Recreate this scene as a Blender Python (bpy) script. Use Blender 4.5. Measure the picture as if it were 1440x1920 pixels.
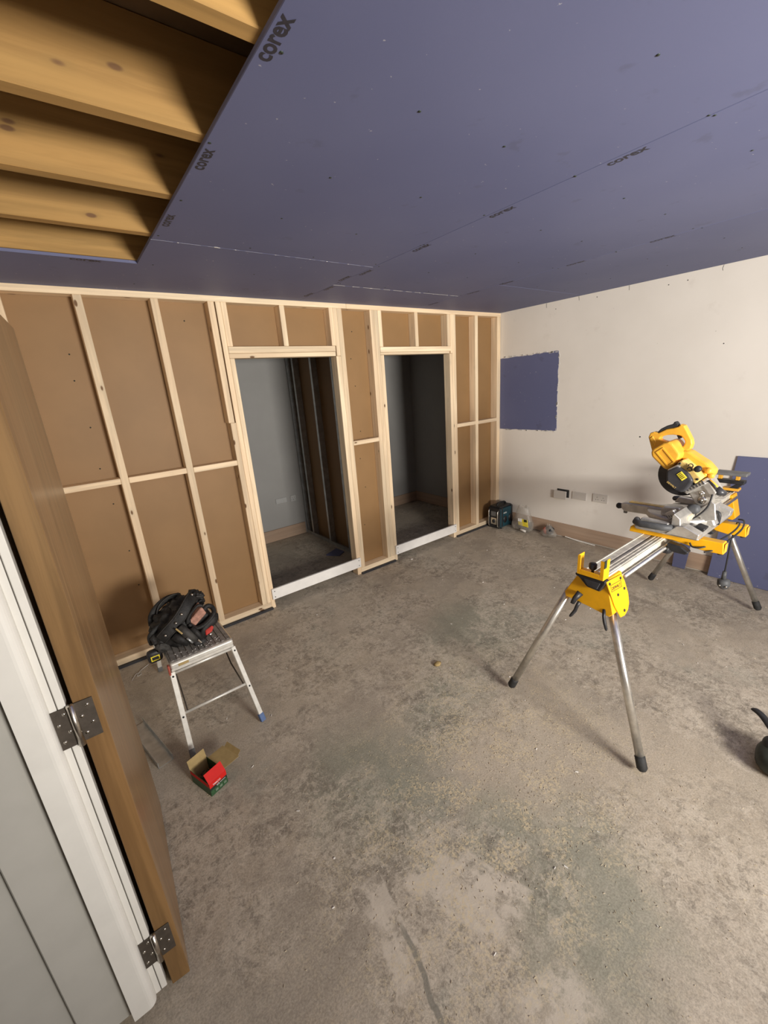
import bpy, bmesh, math, random
from mathutils import Vector, Matrix, noise

# ------------------------------------------------------------------ reset
for o in list(bpy.data.objects):
    bpy.data.objects.remove(o)
SC = bpy.context.scene
COL = SC.collection

# ------------------------------------------------------------------ camera
CAM = Vector((-4.0957, -3.1210, 1.7415))
yaw, pit, rol = 0.63550367, -0.29719965, -0.07562723
fw = Vector((math.sin(yaw)*math.cos(pit), math.cos(yaw)*math.cos(pit), math.sin(pit)))
r0 = Vector((math.cos(yaw), -math.sin(yaw), 0)); u0 = r0.cross(fw)
rt = math.cos(rol)*r0 + math.sin(rol)*u0
up = -math.sin(rol)*r0 + math.cos(rol)*u0
cd = bpy.data.cameras.new('camera')
cd.sensor_fit = 'HORIZONTAL'; cd.sensor_width = 36.0; cd.lens = 775.57/1440*36.0
cd.clip_start = 0.02; cd.clip_end = 60
cam = bpy.data.objects.new('camera', cd); COL.objects.link(cam)
cam.matrix_world = Matrix(((rt.x, up.x, -fw.x, CAM.x), (rt.y, up.y, -fw.y, CAM.y), (rt.z, up.z, -fw.z, CAM.z), (0, 0, 0, 1)))
SC.camera = cam

# ------------------------------------------------------------------ world and light
W = bpy.data.worlds.new('world'); SC.world = W; W.use_nodes = True
W.node_tree.nodes['Background'].inputs[0].default_value = (0.55, 0.6, 0.7, 1)
W.node_tree.nodes['Background'].inputs[1].default_value = 0.15

def area(name, loc, aim, sx, sy, power, colr):
    l = bpy.data.lights.new(name, 'AREA'); l.shape = 'RECTANGLE'; l.size = sx; l.size_y = sy
    l.energy = power; l.color = colr
    o = bpy.data.objects.new(name, l); COL.objects.link(o); o.location = loc
    d = Vector(aim) - Vector(loc); o.rotation_euler = d.to_track_quat('-Z', 'Y').to_euler()
    return o
# site floodlight on a stand behind the photographer
area('site_floodlight', (-2.75, -5.3, 1.45), (-1.4, 0.0, 2.5), 1.05, 0.60, 136, (1.0, 0.95, 0.88)).data.spread = math.radians(125)
# added soft overhead fill, no known fitting, to lift the floor brightness
area('added_floor_fill', (-1.7, -4.6, 2.33), (-1.7, -3.7, 0.0), 1.2, 0.14, 7, (1.0, 0.95, 0.88))

SC.view_settings.view_transform = 'Standard'
SC.view_settings.look = 'None'
SC.view_settings.gamma = 1.0
SC.view_settings.use_curve_mapping = False
SC.view_settings.exposure = 0.0

# ------------------------------------------------------------------ material helpers
MATS = {}
class NT:
    def __init__(s, name):
        m = bpy.data.materials.new(name); m.use_nodes = True
        s.m = m; s.t = m.node_tree; s.b = s.t.nodes['Principled BSDF']; MATS[name] = m
        s.tc = s.n('ShaderNodeTexCoord')
    def n(s, k, **kw):
        x = s.t.nodes.new(k)
        for a, v in kw.items(): setattr(x, a, v)
        return x
    def l(s, a, b): s.t.links.new(a, b)
    def mapping(s, scale=(1, 1, 1), loc=None, coord='Object', src=None):
        mp = s.n('ShaderNodeMapping'); mp.inputs['Scale'].default_value = scale
        s.l(src if src else s.tc.outputs[coord], mp.inputs['Vector'])
        if loc is not None: s.l(loc, mp.inputs['Location'])
        return mp.outputs['Vector']
    def noise(s, scale, detail=4, rough=.55, vec=None, dist=0):
        x = s.n('ShaderNodeTexNoise'); x.inputs['Scale'].default_value = scale
        x.inputs['Detail'].default_value = detail; x.inputs['Roughness'].default_value = rough
        x.inputs['Distortion'].default_value = dist
        s.l(vec if vec else s.tc.outputs['Object'], x.inputs['Vector']); return x.outputs[0]
    def ramp(s, fac, a, b, lo=0.0, hi=1.0):
        x = s.n('ShaderNodeMapRange'); x.interpolation_type = 'SMOOTHSTEP'
        x.inputs['From Min'].default_value = a; x.inputs['From Max'].default_value = b
        x.inputs['To Min'].default_value = lo; x.inputs['To Max'].default_value = hi
        s.l(fac, x.inputs['Value']); return x.outputs['Result']
    def math(s, op, a, b=None):
        x = s.n('ShaderNodeMath', operation=op)
        for i, v in enumerate((a, b)):
            if v is None: continue
            if isinstance(v, (int, float)): x.inputs[i].default_value = v
            else: s.l(v, x.inputs[i])
        return x.outputs[0]
    def mix(s, fac, a, b, blend='MIX'):
        x = s.n('ShaderNodeMix', data_type='RGBA', blend_type=blend)
        for k, v in ((0, fac), (6, a), (7, b)):
            if isinstance(v, (int, float)): x.inputs[k].default_value = v
            elif isinstance(v, tuple): x.inputs[k].default_value = v if len(v) == 4 else v + (1,)
            else: s.l(v, x.inputs[k])
        return x.outputs[2]
    def comb(s, v):
        x = s.n('ShaderNodeCombineColor')
        for i in range(3): s.l(v, x.inputs[i])
        return x.outputs[0]
    def bump(s, h, strength=.3, dist=.01):
        x = s.n('ShaderNodeBump'); x.inputs['Strength'].default_value = strength
        x.inputs['Distance'].default_value = dist
        s.l(h, x.inputs['Height']); s.l(x.outputs[0], s.b.inputs['Normal'])
    def out(s, col=None, rough=None, metal=None, spec=None):
        for k, v in (('Base Color', col), ('Roughness', rough), ('Metallic', metal), ('Specular IOR Level', spec)):
            if v is None: continue
            i = s.b.inputs[k]
            if isinstance(v, tuple): i.default_value = v if len(v) == 4 else v + (1,)
            elif isinstance(v, (int, float)): i.default_value = v
            else: s.l(v, i)
        return s.m

def pm(name, col, rough=.6, metal=0.0, var=.12, scale=25, bump=0.0, spec=.4, bdist=.003):
    """plain procedural material: colour with soft noise variation"""
    s = NT(name)
    f = s.noise(scale, 4, .6)
    f2 = s.ramp(f, .3, .7)
    a = tuple(c*(1-var) for c in col); b = tuple(min(1, c*(1+var)) for c in col)
    c = s.mix(f2, a, b)
    if bump: s.bump(s.noise(scale*3, 4, .6), bump, bdist)
    return s.out(c, rough, metal, spec)

def wood(name, col, axis, dark=(.5, .33, .17), knots=True, rough=.65, contrast=.22):
    """pine: grain along the given axis, per-object random offset, dark knots"""
    s = NT(name)
    oi = s.n('ShaderNodeObjectInfo')
    off = s.n('ShaderNodeCombineXYZ')
    m1 = s.math('MULTIPLY', oi.outputs['Random'], 37.0)
    for i in range(3): s.l(m1, off.inputs[i])
    sc = [26.0, 26.0, 26.0]; sc[axis] = 1.3
    v = s.mapping(tuple(sc), off.outputs[0])
    g = s.noise(1.0, 5, .6, v, .6)
    gr = s.ramp(g, .32, .68)
    sc2 = [5.0, 5.0, 5.0]; sc2[axis] = .8
    t = s.ramp(s.noise(1.0, 3, .5, s.mapping(tuple(sc2), off.outputs[0])), .3, .7)
    a = tuple(c*(1-contrast) for c in col); b = tuple(min(1, c*(1+contrast*.45)) for c in col)
    c = s.mix(gr, a, b)
    c = s.mix(s.math('MULTIPLY', t, .35), c, (col[0]*.92, col[1]*.74, col[2]*.62))
    rv = s.ramp(oi.outputs['Random'], 0, 1, .88, 1.08)
    c = s.mix(1.0, c, s.comb(rv), 'MULTIPLY')
    if knots:
        ks = [13.0, 13.0, 13.0]; ks[axis] = 5.5
        vo = s.n('ShaderNodeTexVoronoi'); vo.inputs['Scale'].default_value = 1.0
        s.l(s.mapping(tuple(ks), off.outputs[0]), vo.inputs['Vector'])
        k = s.ramp(vo.outputs['Distance'], .07, .13, 1.0, 0.0)
        sep = s.n('ShaderNodeSeparateColor'); s.l(vo.outputs['Color'], sep.inputs[0])
        k = s.math('MULTIPLY', k, s.ramp(sep.outputs[0], .56, .58))
        halo = s.math('MULTIPLY', s.ramp(vo.outputs['Distance'], .09, .28, .5, 0.0), s.ramp(sep.outputs[0], .56, .58))
        c = s.mix(halo, c, tuple(x*.72 for x in col))
        c = s.mix(k, c, (dark[0]*.35, dark[1]*.28, dark[2]*.25))
    s.bump(g, .12, .002)
    return s.out(c, rough, 0, .3)

PINE = (.86, .70, .485)
wood('pine_vertical', PINE, 2); wood('pine_long', PINE, 0); wood('pine_across', PINE, 1)
wood('joist_timber', (.43, .262, .092), 0, rough=.7)
wood('oak_veneer', (.30, .185, .088), 2, knots=False, rough=.28, contrast=.3)
wood('oak_lipping', (.235, .138, .056), 2, knots=False, rough=.45, contrast=.35)
wood('skirting_wood', (.43, .32, .235), 1, knots=False, rough=.6, contrast=.14)
wood('skirting_wood_x', (.43, .32, .235), 0, knots=False, rough=.6, contrast=.14)
pm('deck_board', (.16, .10, .05), .8, scale=8)
pm('brown_paper_board', (.285, .165, .070), .55, var=.05, scale=3, spec=.35)
pm('painted_white_board', (.86, .84, .80), .5, var=.04, scale=12, bump=.08)
pm('black_membrane', (.03, .03, .035), .5)
pm('lining_paint', (.72, .70, .65), .35, var=.03, scale=9, bump=.06)
pm('outer_panel_paint', (.46, .445, .405), .5, var=.03, scale=9, bump=.05)
pm('seal_dark', (.08, .07, .06), .7)
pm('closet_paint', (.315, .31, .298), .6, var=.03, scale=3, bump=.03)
pm('steel_hinge', (.085, .070, .056), .5, .4, var=.12, scale=60, bump=.15)
pm('steel_bright', (.62, .58, .52), .25, 1.0, var=.1, scale=50)
pm('galvanised', (.50, .52, .52), .4, .8, var=.15, scale=14)
pm('aluminium', (.70, .68, .63), .3, .9, var=.12, scale=30)
pm('aluminium_dusty', (.66, .62, .53), .55, .2, var=.2, scale=22)
pm('cast_aluminium', (.58, .56, .52), .42, .7, var=.14, scale=26, bump=.15)
pm('yellow_plastic', (.84, .43, .045), .42, 0, var=.07, scale=18)
pm('yellow_metal', (.88, .44, .010), .38, 0, var=.06, scale=14)
pm('black_plastic', (.022, .022, .024), .45, 0, var=.25, scale=30)
pm('black_rubber', (.03, .03, .03), .7, 0, var=.3, scale=40, bump=.2)
pm('dark_rubber', (.075, .077, .08), .55, 0, var=.2, scale=30)
pm('grey_plastic', (.17, .17, .17), .5, 0, var=.15, scale=30)
pm('dark_guard', (.045, .045, .05), .35, 0, var=.2, scale=20)
pm('dusty_beige_cover', (.72, .50, .16), .5, 0, var=.18, scale=26)
pm('white_plastic', (.64, .60, .545), .35, 0, var=.03, scale=10)
pm('grey_socket', (.42, .42, .41), .35, 0, var=.05, scale=10)
pm('socket_slot', (.04, .04, .04), .6)
pm('black_leather', (.016, .015, .014), .62, 0, var=.45, scale=28, bump=.5, bdist=.004)
pm('grey_leather', (.045, .042, .038), .65, 0, var=.4, scale=26, bump=.5, bdist=.004)
pm('tan_lining', (.42, .22, .16), .7, 0, var=.3, scale=40, bump=.3)
pm('red_print', (.66, .020, .016), .6, 0, var=.05, spec=.2)
pm('faint_print', (.16, .22, .15), .6)
pm('aluminium_bright', (.74, .72, .66), .42, .35, var=.08, scale=30)
pm('red_tag', (.45, .04, .03), .5, 0, var=.2)
pm('green_print', (.035, .095, .04), .45, 0, var=.3, scale=120)
pm('black_print', (.02, .03, .022), .45)
pm('white_print', (.85, .85, .82), .5)
pm('cardboard', (.40, .29, .125), .75, 0, var=.08, scale=40)
pm('logo_ink', (.035, .032, .042), .6, 0, var=.15, scale=60)
pm('teal_plastic', (.014, .052, .070), .45, 0, var=.2, scale=20)
pm('label_yellow', (.80, .66, .05), .5, 0, var=.1, scale=30)
pm('cable_black', (.02, .02, .022), .5)
pm('cable_blue', (.03, .04, .09), .5)
pm('blue_rubber', (.10, .16, .32), .6)
pm('red_plastic', (.38, .09, .06), .5, 0, var=.3)
pm('wood_chip', (.62, .53, .37), .8, 0, var=.15, scale=5)
pm('white_chip', (.85, .83, .78), .7)
pm('paper_edge', (.55, .53, .50), .8)
pm('dark_tool', (.028, .033, .026), .5, 0, var=.3, scale=20)
pm('stripe_tread', (.30, .28, .255), .6, .3, var=.25, scale=40, bump=.3)

# translucent bag
s = NT('clear_bag')
f = s.noise(18, 4, .6); s.bump(f, .6, .01)
s.out((.56, .52, .46), .3, 0, .6); s.b.inputs['Alpha'].default_value = .34

# lavender plasterboard
def board_mat(name, k=1.0):
    s = NT(name)
    big = s.ramp(s.noise(.9, 3, .5), .3, .7)
    c = s.mix(big, (.118*k, .130*k, .240*k), (.142*k, .154*k, .268*k))
    sm = s.ramp(s.noise(7, 4, .6), .62, .70, 0, .25)
    c = s.mix(sm, c, (.07*k, .07*k, .10*k))
    wh = s.ramp(s.noise(38, 3, .6), .705, .74, 0, .45)
    c = s.mix(wh, c, (.62, .60, .60))
    s.bump(s.noise(220, 3, .6), .12, .001)
    return s.out(c, .62, 0, .35)
board_mat('lavender_board')

# cream plaster wall
s = NT('cream_plaster')
c = s.mix(s.ramp(s.noise(1.3, 4, .55), .3, .7), (.78, .735, .665), (.83, .785, .715))
c = s.mix(s.ramp(s.noise(4.0, 5, .65), .60, .75, 0, .22), c, (.52, .46, .39))
c = s.mix(s.ramp(s.noise(26, 3, .6), .735, .76, 0, .45), c, (.33, .29, .25))
s.bump(s.noise(9, 5, .6), .08, .004)
s.out(c, .6, 0, .3)

# concrete floor
s = NT('concrete')
P = s.tc.outputs['Object']
wob = s.n('ShaderNodeTexNoise'); wob.inputs['Scale'].default_value = 7; wob.inputs['Detail'].default_value = 5
s.l(P, wob.inputs['Vector'])
w1 = s.n('ShaderNodeVectorMath', operation='SUBTRACT'); s.l(wob.outputs['Color'], w1.inputs[0]); w1.inputs[1].default_value = (.5, .5, .5)
w2 = s.n('ShaderNodeVectorMath', operation='SCALE'); s.l(w1.outputs[0], w2.inputs[0]); w2.inputs['Scale'].default_value = .28
w3 = s.n('ShaderNodeVectorMath', operation='ADD'); s.l(P, w3.inputs[0]); s.l(w2.outputs[0], w3.inputs[1])
PW = w3.outputs[0]
def blot(cx, cy, rx, ry, ang=0, soft=.35, box=False, vec=None):
    mp = s.n('ShaderNodeMapping', vector_type='TEXTURE')
    mp.inputs['Location'].default_value = (cx, cy, 0); mp.inputs['Rotation'].default_value = (0, 0, math.radians(ang))
    mp.inputs['Scale'].default_value = (rx, ry, 1e3)
    s.l(vec if vec else PW, mp.inputs['Vector'])
    if box:
        sp = s.n('ShaderNodeSeparateXYZ'); s.l(mp.outputs[0], sp.inputs[0])
        d = s.math('MAXIMUM', s.math('ABSOLUTE', sp.outputs[0]), s.math('ABSOLUTE', sp.outputs[1]))
    else:
        ln = s.n('ShaderNodeVectorMath', operation='LENGTH'); s.l(mp.outputs[0], ln.inputs[0]); d = ln.outputs['Value']
    return s.ramp(d, 1-soft, 1+soft, 1, 0)
c = s.mix(s.ramp(s.noise(.9, 9, .68), .34, .66), (.335, .288, .228), (.505, .440, .352))
crisp = s.ramp(s.noise(1.9, 12, .70, s.mapping((1, 1.3, 1), src=P)), .485, .525, 0, .6)
c = s.mix(crisp, c, (.470, .400, .310))
gm = s.ramp(s.noise(1.6, 9, .66, s.mapping((1, 1, 1), src=P)), .53, .66, 0, .65)
c = s.mix(gm, c, (.300, .302, .250))
for a in ((-3.02, -2.68, .34, .26, 30, .5), (-2.1, -1.35, .42, .3, 35, .6), (-2.75, -1.75, .32, .2, 20, .6), (-3.35, -1.85, .28, .32, 0, .6), (-3.05, -2.33, .16, .12, 0, .5)):
    c = s.mix(s.math('MULTIPLY', blot(*a), .75), c, (.278, .282, .218))
for a in ((-3.1, -1.0, .42, .22, 20, .5), (-2.45, -1.5, .2, .16, 0, .5), (-2.6, -2.15, .4, .3, 20, .6), (-2.4, -2.9, .4, .35, 0, .7)):
    c = s.mix(s.math('MULTIPLY', blot(*a), .5), c, (.540, .462, .350))
# old adhesive rectangles with their own torn outline
w4 = s.n('ShaderNodeVectorMath', operation='SCALE'); s.l(w1.outputs[0], w4.inputs[0]); w4.inputs['Scale'].default_value = .06
w5 = s.n('ShaderNodeVectorMath', operation='ADD'); s.l(P, w5.inputs[0]); s.l(w4.outputs[0], w5.inputs[1])
PR = w5.outputs[0]
patchy = s.ramp(s.noise(14, 8, .72), .42, .52, .15, 1)
# mottling at every scale, scuffs, dust and sawdust
region = s.ramp(s.noise(1.5, 6, .6, s.mapping((1, 1, 1), src=PW)), .42, .54, .18, 1)
for q, (sc_, lt, dk, ol, od) in enumerate(((3.3, .52, .465, .34, .34), (7.5, .525, .46, .36, .36), (17, .53, .455, .40, .40), (42, .535, .45, .48, .44))):
    nz = s.noise(sc_, 10, .70, s.mapping((1, 1, 1), src=PW) if q < 2 else None)
    c = s.mix(s.math('MULTIPLY', s.ramp(nz, lt, lt+.045, 0, ol), region), c, (.60, .53, .43))
    c = s.mix(s.math('MULTIPLY', s.ramp(nz, dk-.045, dk, od, 0), region), c, (.185, .160, .128))
gr = s.ramp(s.noise(150, 4, .7), .30, .70, .80, 1.18)
c = s.mix(1.0, c, s.comb(gr), 'MULTIPLY')
for q, (sx, sy, th, colr, st) in enumerate(((14, 75, .555, (.66, .59, .48), .5), (80, 16, .56, (.66, .59, .48), .45))):
    c = s.mix(s.math('MULTIPLY', s.ramp(s.noise(1, 6, .7, s.mapping((sx, sy, 1), src=PW)), th, th+.06, 0, st), region), c, colr)
scv = s.mapping((7, 30, 1)); scv2 = s.mapping((30, 8, 1))
c = s.mix(s.ramp(s.noise(1, 7, .75, scv, 1.4), .60, .74, 0, .45), c, (.56, .50, .41))
c = s.mix(s.ramp(s.noise(1, 7, .75, scv2, 1.2), .60, .75, 0, .5), c, (.165, .142, .112))
c = s.mix(s.ramp(s.noise(90, 5, .7), .62, .74, 0, .55), c, (.62, .56, .45))
c = s.mix(s.ramp(s.noise(14, 7, .75), .27, .37, .6, 0), c, (.155, .134, .106))
for a in ((-3.60, -2.32, .038, .15, -3, .12), (-3.65, -2.36, .03, .12, -10, .2), (-3.36, -2.40, .085, .17, 22, .12), (-3.25, -2.46, .05, .12, 15, .15), (-3.36, -2.78, .10, .07, -10, .3)):
    c = s.mix(s.math('MULTIPLY', s.math('MULTIPLY', blot(*a, box=True, vec=PR), patchy), .78), c, (.64, .57, .47))
c = s.mix(s.math('MULTIPLY', blot(-3.615, -2.50, .009, .14, -14, .3, True, PR), .75), c, (.21, .20, .165))
sd = s.math('MULTIPLY', blot(-2.95, -2.2, .75, .5, 25, .8), s.ramp(s.noise(75, 6, .78), .48, .56, 0, .9))
sd2 = s.math('MULTIPLY', sd, s.ramp(s.noise(6, 6, .7), .47, .56))
c = s.mix(sd2, c, (.66, .55, .36))
h = s.math('ADD', s.noise(30, 7, .72), s.math('MULTIPLY', s.noise(140, 4, .7), .5))
s.bump(h, .28, .006)
s.out(c, .8, 0, .25)

# ------------------------------------------------------------------ mesh helpers
class MB:
    """collects shapes, links them as one mesh object"""
    def __init__(s): s.bm = bmesh.new()
    def _x(s, geom, M):
        if M is not None: bmesh.ops.transform(s.bm, matrix=M, verts=geom)
    def box(s, a, b, bev=0.0, M=None, seg=1):
        a = Vector(a); b = Vector(b)
        lo = Vector([min(a[i], b[i]) for i in range(3)]); hi = Vector([max(a[i], b[i]) for i in range(3)])
        r = bmesh.ops.create_cube(s.bm, size=1.0); vs = r['verts']
        for v in vs:
            v.co = Vector([(lo[i]+hi[i])/2 + v.co[i]*(hi[i]-lo[i]) for i in range(3)])
        if bev:
            es = list({e for v in vs for e in v.link_edges})
            rr = bmesh.ops.bevel(s.bm, geom=es, offset=bev, segments=seg, affect='EDGES', profile=.5)
            vs = list({v for f in rr['faces'] for v in f.verts} | {v for v in vs if v.is_valid})
        s._x(vs, M); return s
    def prism(s, poly, axis, a, b, bev=0.0, M=None, seg=1):
        """polygon in the two other axes, extruded along axis from a to b"""
        oth = [i for i in range(3) if i != axis]
        def P(p, t):
            v = [0, 0, 0]; v[axis] = t; v[oth[0]] = p[0]; v[oth[1]] = p[1]; return v
        lo = [s.bm.verts.new(P(p, a)) for p in poly]; hi = [s.bm.verts.new(P(p, b)) for p in poly]
        n = len(poly); fs = [s.bm.faces.new(lo), s.bm.faces.new(list(reversed(hi)))]
        for i in range(n):
            fs.append(s.bm.faces.new((lo[(i+1) % n], lo[i], hi[i], hi[(i+1) % n])))
        bmesh.ops.recalc_face_normals(s.bm, faces=fs)
        vs = lo + hi
        if bev:
            es = list({e for f in fs for e in f.edges})
            rr = bmesh.ops.bevel(s.bm, geom=es, offset=bev, segments=seg, affect='EDGES', profile=.5)
            vs = list({v for f in rr['faces'] for v in f.verts} | {v for v in vs if v.is_valid})
        s._x(vs, M); return s
    def ring_prism(s, outer, inner, axis, a, b):
        oth = [i for i in range(3) if i != axis]; n = len(outer)
        def P(p, t):
            v = [0, 0, 0]; v[axis] = t; v[oth[0]] = p[0]; v[oth[1]] = p[1]; return s.bm.verts.new(v)
        oa = [P(p, a) for p in outer]; ob = [P(p, b) for p in outer]; ia = [P(p, a) for p in inner]; ib = [P(p, b) for p in inner]
        fs = []
        for i in range(n):
            j = (i+1) % n
            fs += [s.bm.faces.new((oa[i], oa[j], ob[j], ob[i])), s.bm.faces.new((ia[j], ia[i], ib[i], ib[j])),
                   s.bm.faces.new((oa[j], oa[i], ia[i], ia[j])), s.bm.faces.new((ob[i], ob[j], ib[j], ib[i]))]
        bmesh.ops.recalc_face_normals(s.bm, faces=fs); return s
    def tube(s, pts, r, n=10, cap=True, flat=1.0, upv=None):
        """swept tube; r number or list; flat squashes it along the binormal"""
        pts = [Vector(p) for p in pts]; k = len(pts)
        rr = r if isinstance(r, (list, tuple)) else [r]*k
        rings = []; prev = None
        for i, p in enumerate(pts):
            d = (pts[min(i+1, k-1)] - pts[max(i-1, 0)]).normalized()
            if prev is None:
                a = Vector(upv) if upv else (Vector((0, 0, 1)) if abs(d.z) < .9 else Vector((1, 0, 0)))
            else: a = prev
            a = (a - d*a.dot(d)).normalized(); prev = a; bn = d.cross(a)
            rings.append([s.bm.verts.new(p + a*math.cos(2*math.pi*q/n)*rr[i] + bn*math.sin(2*math.pi*q/n)*rr[i]*flat) for q in range(n)])
        fs = []
        for i in range(k-1):
            for q in range(n):
                fs.append(s.bm.faces.new((rings[i][q], rings[i][(q+1) % n], rings[i+1][(q+1) % n], rings[i+1][q])))
        if cap: fs += [s.bm.faces.new(list(reversed(rings[0]))), s.bm.faces.new(rings[-1])]
        for f in fs: f.smooth = n > 6
        bmesh.ops.recalc_face_normals(s.bm, faces=fs); return s
    def cyl(s, a, b, r, n=16, r2=None): 
        s.tube([a, b], [r, r if r2 is None else r2], n); return s
    def lump(s, c, size, seed=0, amp=.12, freq=1.6, p=3.0, M=None, sub=3):
        """superellipsoid with noise: a soft bulky shape"""
        rr = bmesh.ops.create_icosphere(s.bm, subdivisions=sub, radius=1.0); c = Vector(c)
        for v in rr['verts']:
            d = v.co.normalized()
            k = (abs(d.x)**p + abs(d.y)**p + abs(d.z)**p)**(-1/p)
            k *= 1 + amp*noise.noise(d*freq + Vector((seed*7.3, seed*3.1, seed*1.7)))
            v.co = Vector((d.x*k*size[0], d.y*k*size[1], d.z*k*size[2]))
            if M is not None: v.co = M @ v.co
            v.co += c
        for v in rr['verts']:
            for f in v.link_faces: f.smooth = True
        return s
    def face(s, pts):
        s.bm.faces.new([s.bm.verts.new(p) for p in pts]); return s
    def build(s, name, mat, parent=None, origin=None, smooth=False):
        me = bpy.data.meshes.new(name)
        if origin is not None: bmesh.ops.translate(s.bm, vec=-Vector(origin), verts=s.bm.verts[:])
        s.bm.to_mesh(me); s.bm.free()
        me.materials.append(MATS[mat])
        if smooth:
            for p in me.polygons: p.use_smooth = True
        o = bpy.data.objects.new(name, me); COL.objects.link(o)
        if origin is not None: o.location = origin
        if parent is not None:
            o.parent = parent
            pm_ = Matrix.Translation(world_loc(parent)).inverted()
            o.matrix_parent_inverse = pm_
        return o

def world_loc(o):
    # every parent here is only translated, never rotated
    v = Vector(o.location)
    if o.parent is not None: v = v   # children are stored with world location + parent inverse
    return v
def E(name, loc=(0, 0, 0)):
    o = bpy.data.objects.new(name, None); COL.objects.link(o); o.location = loc; o.empty_display_size = .05
    return o
def tag(o, label=None, cat=None, group=None, kind=None):
    for k, v in (('label', label), ('category', cat), ('group', group), ('kind', kind)):
        if v: o[k] = v
    return o
def timber(name, mat, parent, a, b, bev=.0025):
    a = Vector(a); b = Vector(b); c = (a+b)/2
    return MB().box(a, b, bev).build(name, mat, parent, origin=c)

def text(body, width, pos, right, upd, mat, parent, name, bold=.0, lift=.0004):
    cu = bpy.data.curves.new('lettering', 'FONT'); cu.body = body; cu.align_x = 'CENTER'; cu.align_y = 'CENTER'
    cu.size = 1.0; cu.offset = bold; cu.extrude = 0.0; cu.resolution_u = 3
    t = bpy.data.objects.new('lettering', cu); COL.objects.link(t)
    dg = bpy.context.evaluated_depsgraph_get()
    me = bpy.data.meshes.new_from_object(t.evaluated_get(dg))
    bpy.data.objects.remove(t); bpy.data.curves.remove(cu)
    xs = [v.co.x for v in me.vertices]; ys = [v.co.y for v in me.vertices]
    sc = width/(max(xs)-min(xs)); cx = (max(xs)+min(xs))/2; cy = (max(ys)+min(ys))/2
    R = Vector(right).normalized(); U = Vector(upd); U = (U - R*U.dot(R)).normalized(); N = R.cross(U)
    for v in me.vertices:
        v.co = R*((v.co.x-cx)*sc) + U*((v.co.y-cy)*sc) + N*lift
    me.materials.clear(); me.materials.append(MATS[mat])
    o = bpy.data.objects.new(name, me); COL.objects.link(o); o.location = pos
    if parent is not None:
        o.parent = parent; o.matrix_parent_inverse = Matrix.Translation(world_loc(parent)).inverted()
    return o

def spline(p, n=8):
    p = [Vector(q) for q in p]; out = []
    for i in range(len(p)-1):
        a = p[max(i-1, 0)]; b = p[i]; c_ = p[i+1]; d = p[min(i+2, len(p)-1)]
        for k in range(n):
            t = k/n
            out.append(.5*((2*b) + (c_-a)*t + (2*a-5*b+4*c_-d)*t*t + (3*b-a-3*c_+d)*t**3))
    return out + [p[-1]]

RND = random.Random(4)
H = 2.4
# ================================================================== SETTING
# ---- floor
fl = MB().box((-6.2, -7.2, -.2), (.2, 1.75, 0)).build('floor', 'concrete'); tag(fl, 'worn bare concrete floor with pale patches and sawdust', kind='structure')

# ---- ceiling: boards on joists
ceil = tag(E('ceiling', (0, 0, H)), 'ceiling of lavender plasterboards with joists bare above the open corner', kind='structure')
X1, X2, X3 = -3.612, -2.445, -1.240
T = .0125
def cboard(x0, x1, y0, y1):
    g = .0018
    b = MB().box((x0+g, y0+g, H), (x1-g, y1-g, H+T), .0015).build('ceiling_board', 'lavender_board', ceil, origin=((x0+x1)/2, (y0+y1)/2, H))
    return b
boards = {}
boards['a1'] = MB().prism([(-4.243, -.002), (-4.243, -.575), (X1+.001, -.575), (X1+.001, -.9555), (X2-.0018, -.9555), (X2-.0018, -.002)], 2, H, H+T).build('ceiling_board', 'lavender_board', ceil)
boards['a2'] = cboard(X1, X2, -3.357, -.957)
boards['b1'] = cboard(X2, X3, -.512, .0);  boards['b2'] = cboard(X2, X3, -2.912, -.512)
boards['c1'] = cboard(X3, .0, -.92, .0);   boards['c2'] = cboard(X3, .0, -3.32, -.92)
cboard(X1, X2, -7.0, -3.357); cboard(X2, X3, -7.0, -2.912); cboard(X3, 0, -7.0, -3.32)
cboard(-4.245, X1, -7.0, -4.2)
cboard(-4.245, 0, .0, 1.55)
for i in range(11):
    yf = -.585 - .4*i
    timber('joist', 'joist_timber', ceil, (-4.245, yf, H+T+.001), (-.0, yf+.045, H+.225), .003)
timber('joist', 'joist_timber', ceil, (-4.245, -.185, H+T+.001), (0, -.14, H+.225), .003)
MB().box((-6.2, -7.2, H+.226), (.2, 1.75, H+.3)).build('floor_decking', 'deck_board', ceil)
# printed logos along the board edges (reading towards -y, seen from below)
def logo(key, x, ys, w=.127):
    for y in ys:
        text('corex', w, (x, y, H), (0, -1, 0), (-1, 0, 0), 'logo_ink', boards[key], 'printed_logo', .028)
# (the logo of a board belongs to that board; depth stays thing > part > sub-part)
logo('a2', X1+.024, (-2.195, -1.69, -1.19)); logo('b2', X2+.028, (-2.34, -1.843, -1.342, -.845)); logo('b1', X2+.018, (-.42,))
logo('a1', X2-.02, (-.68, -.2)); logo('c2', X3+.012, (-2.013, -1.518, -.985)); logo('c1', X3+.02, (-.66, -.2))
text('corex', .127, (-3.822, -.553, H), (1, 0, 0), (0, -1, 0), 'logo_ink', boards['a1'], 'printed_logo', .028)
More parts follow.
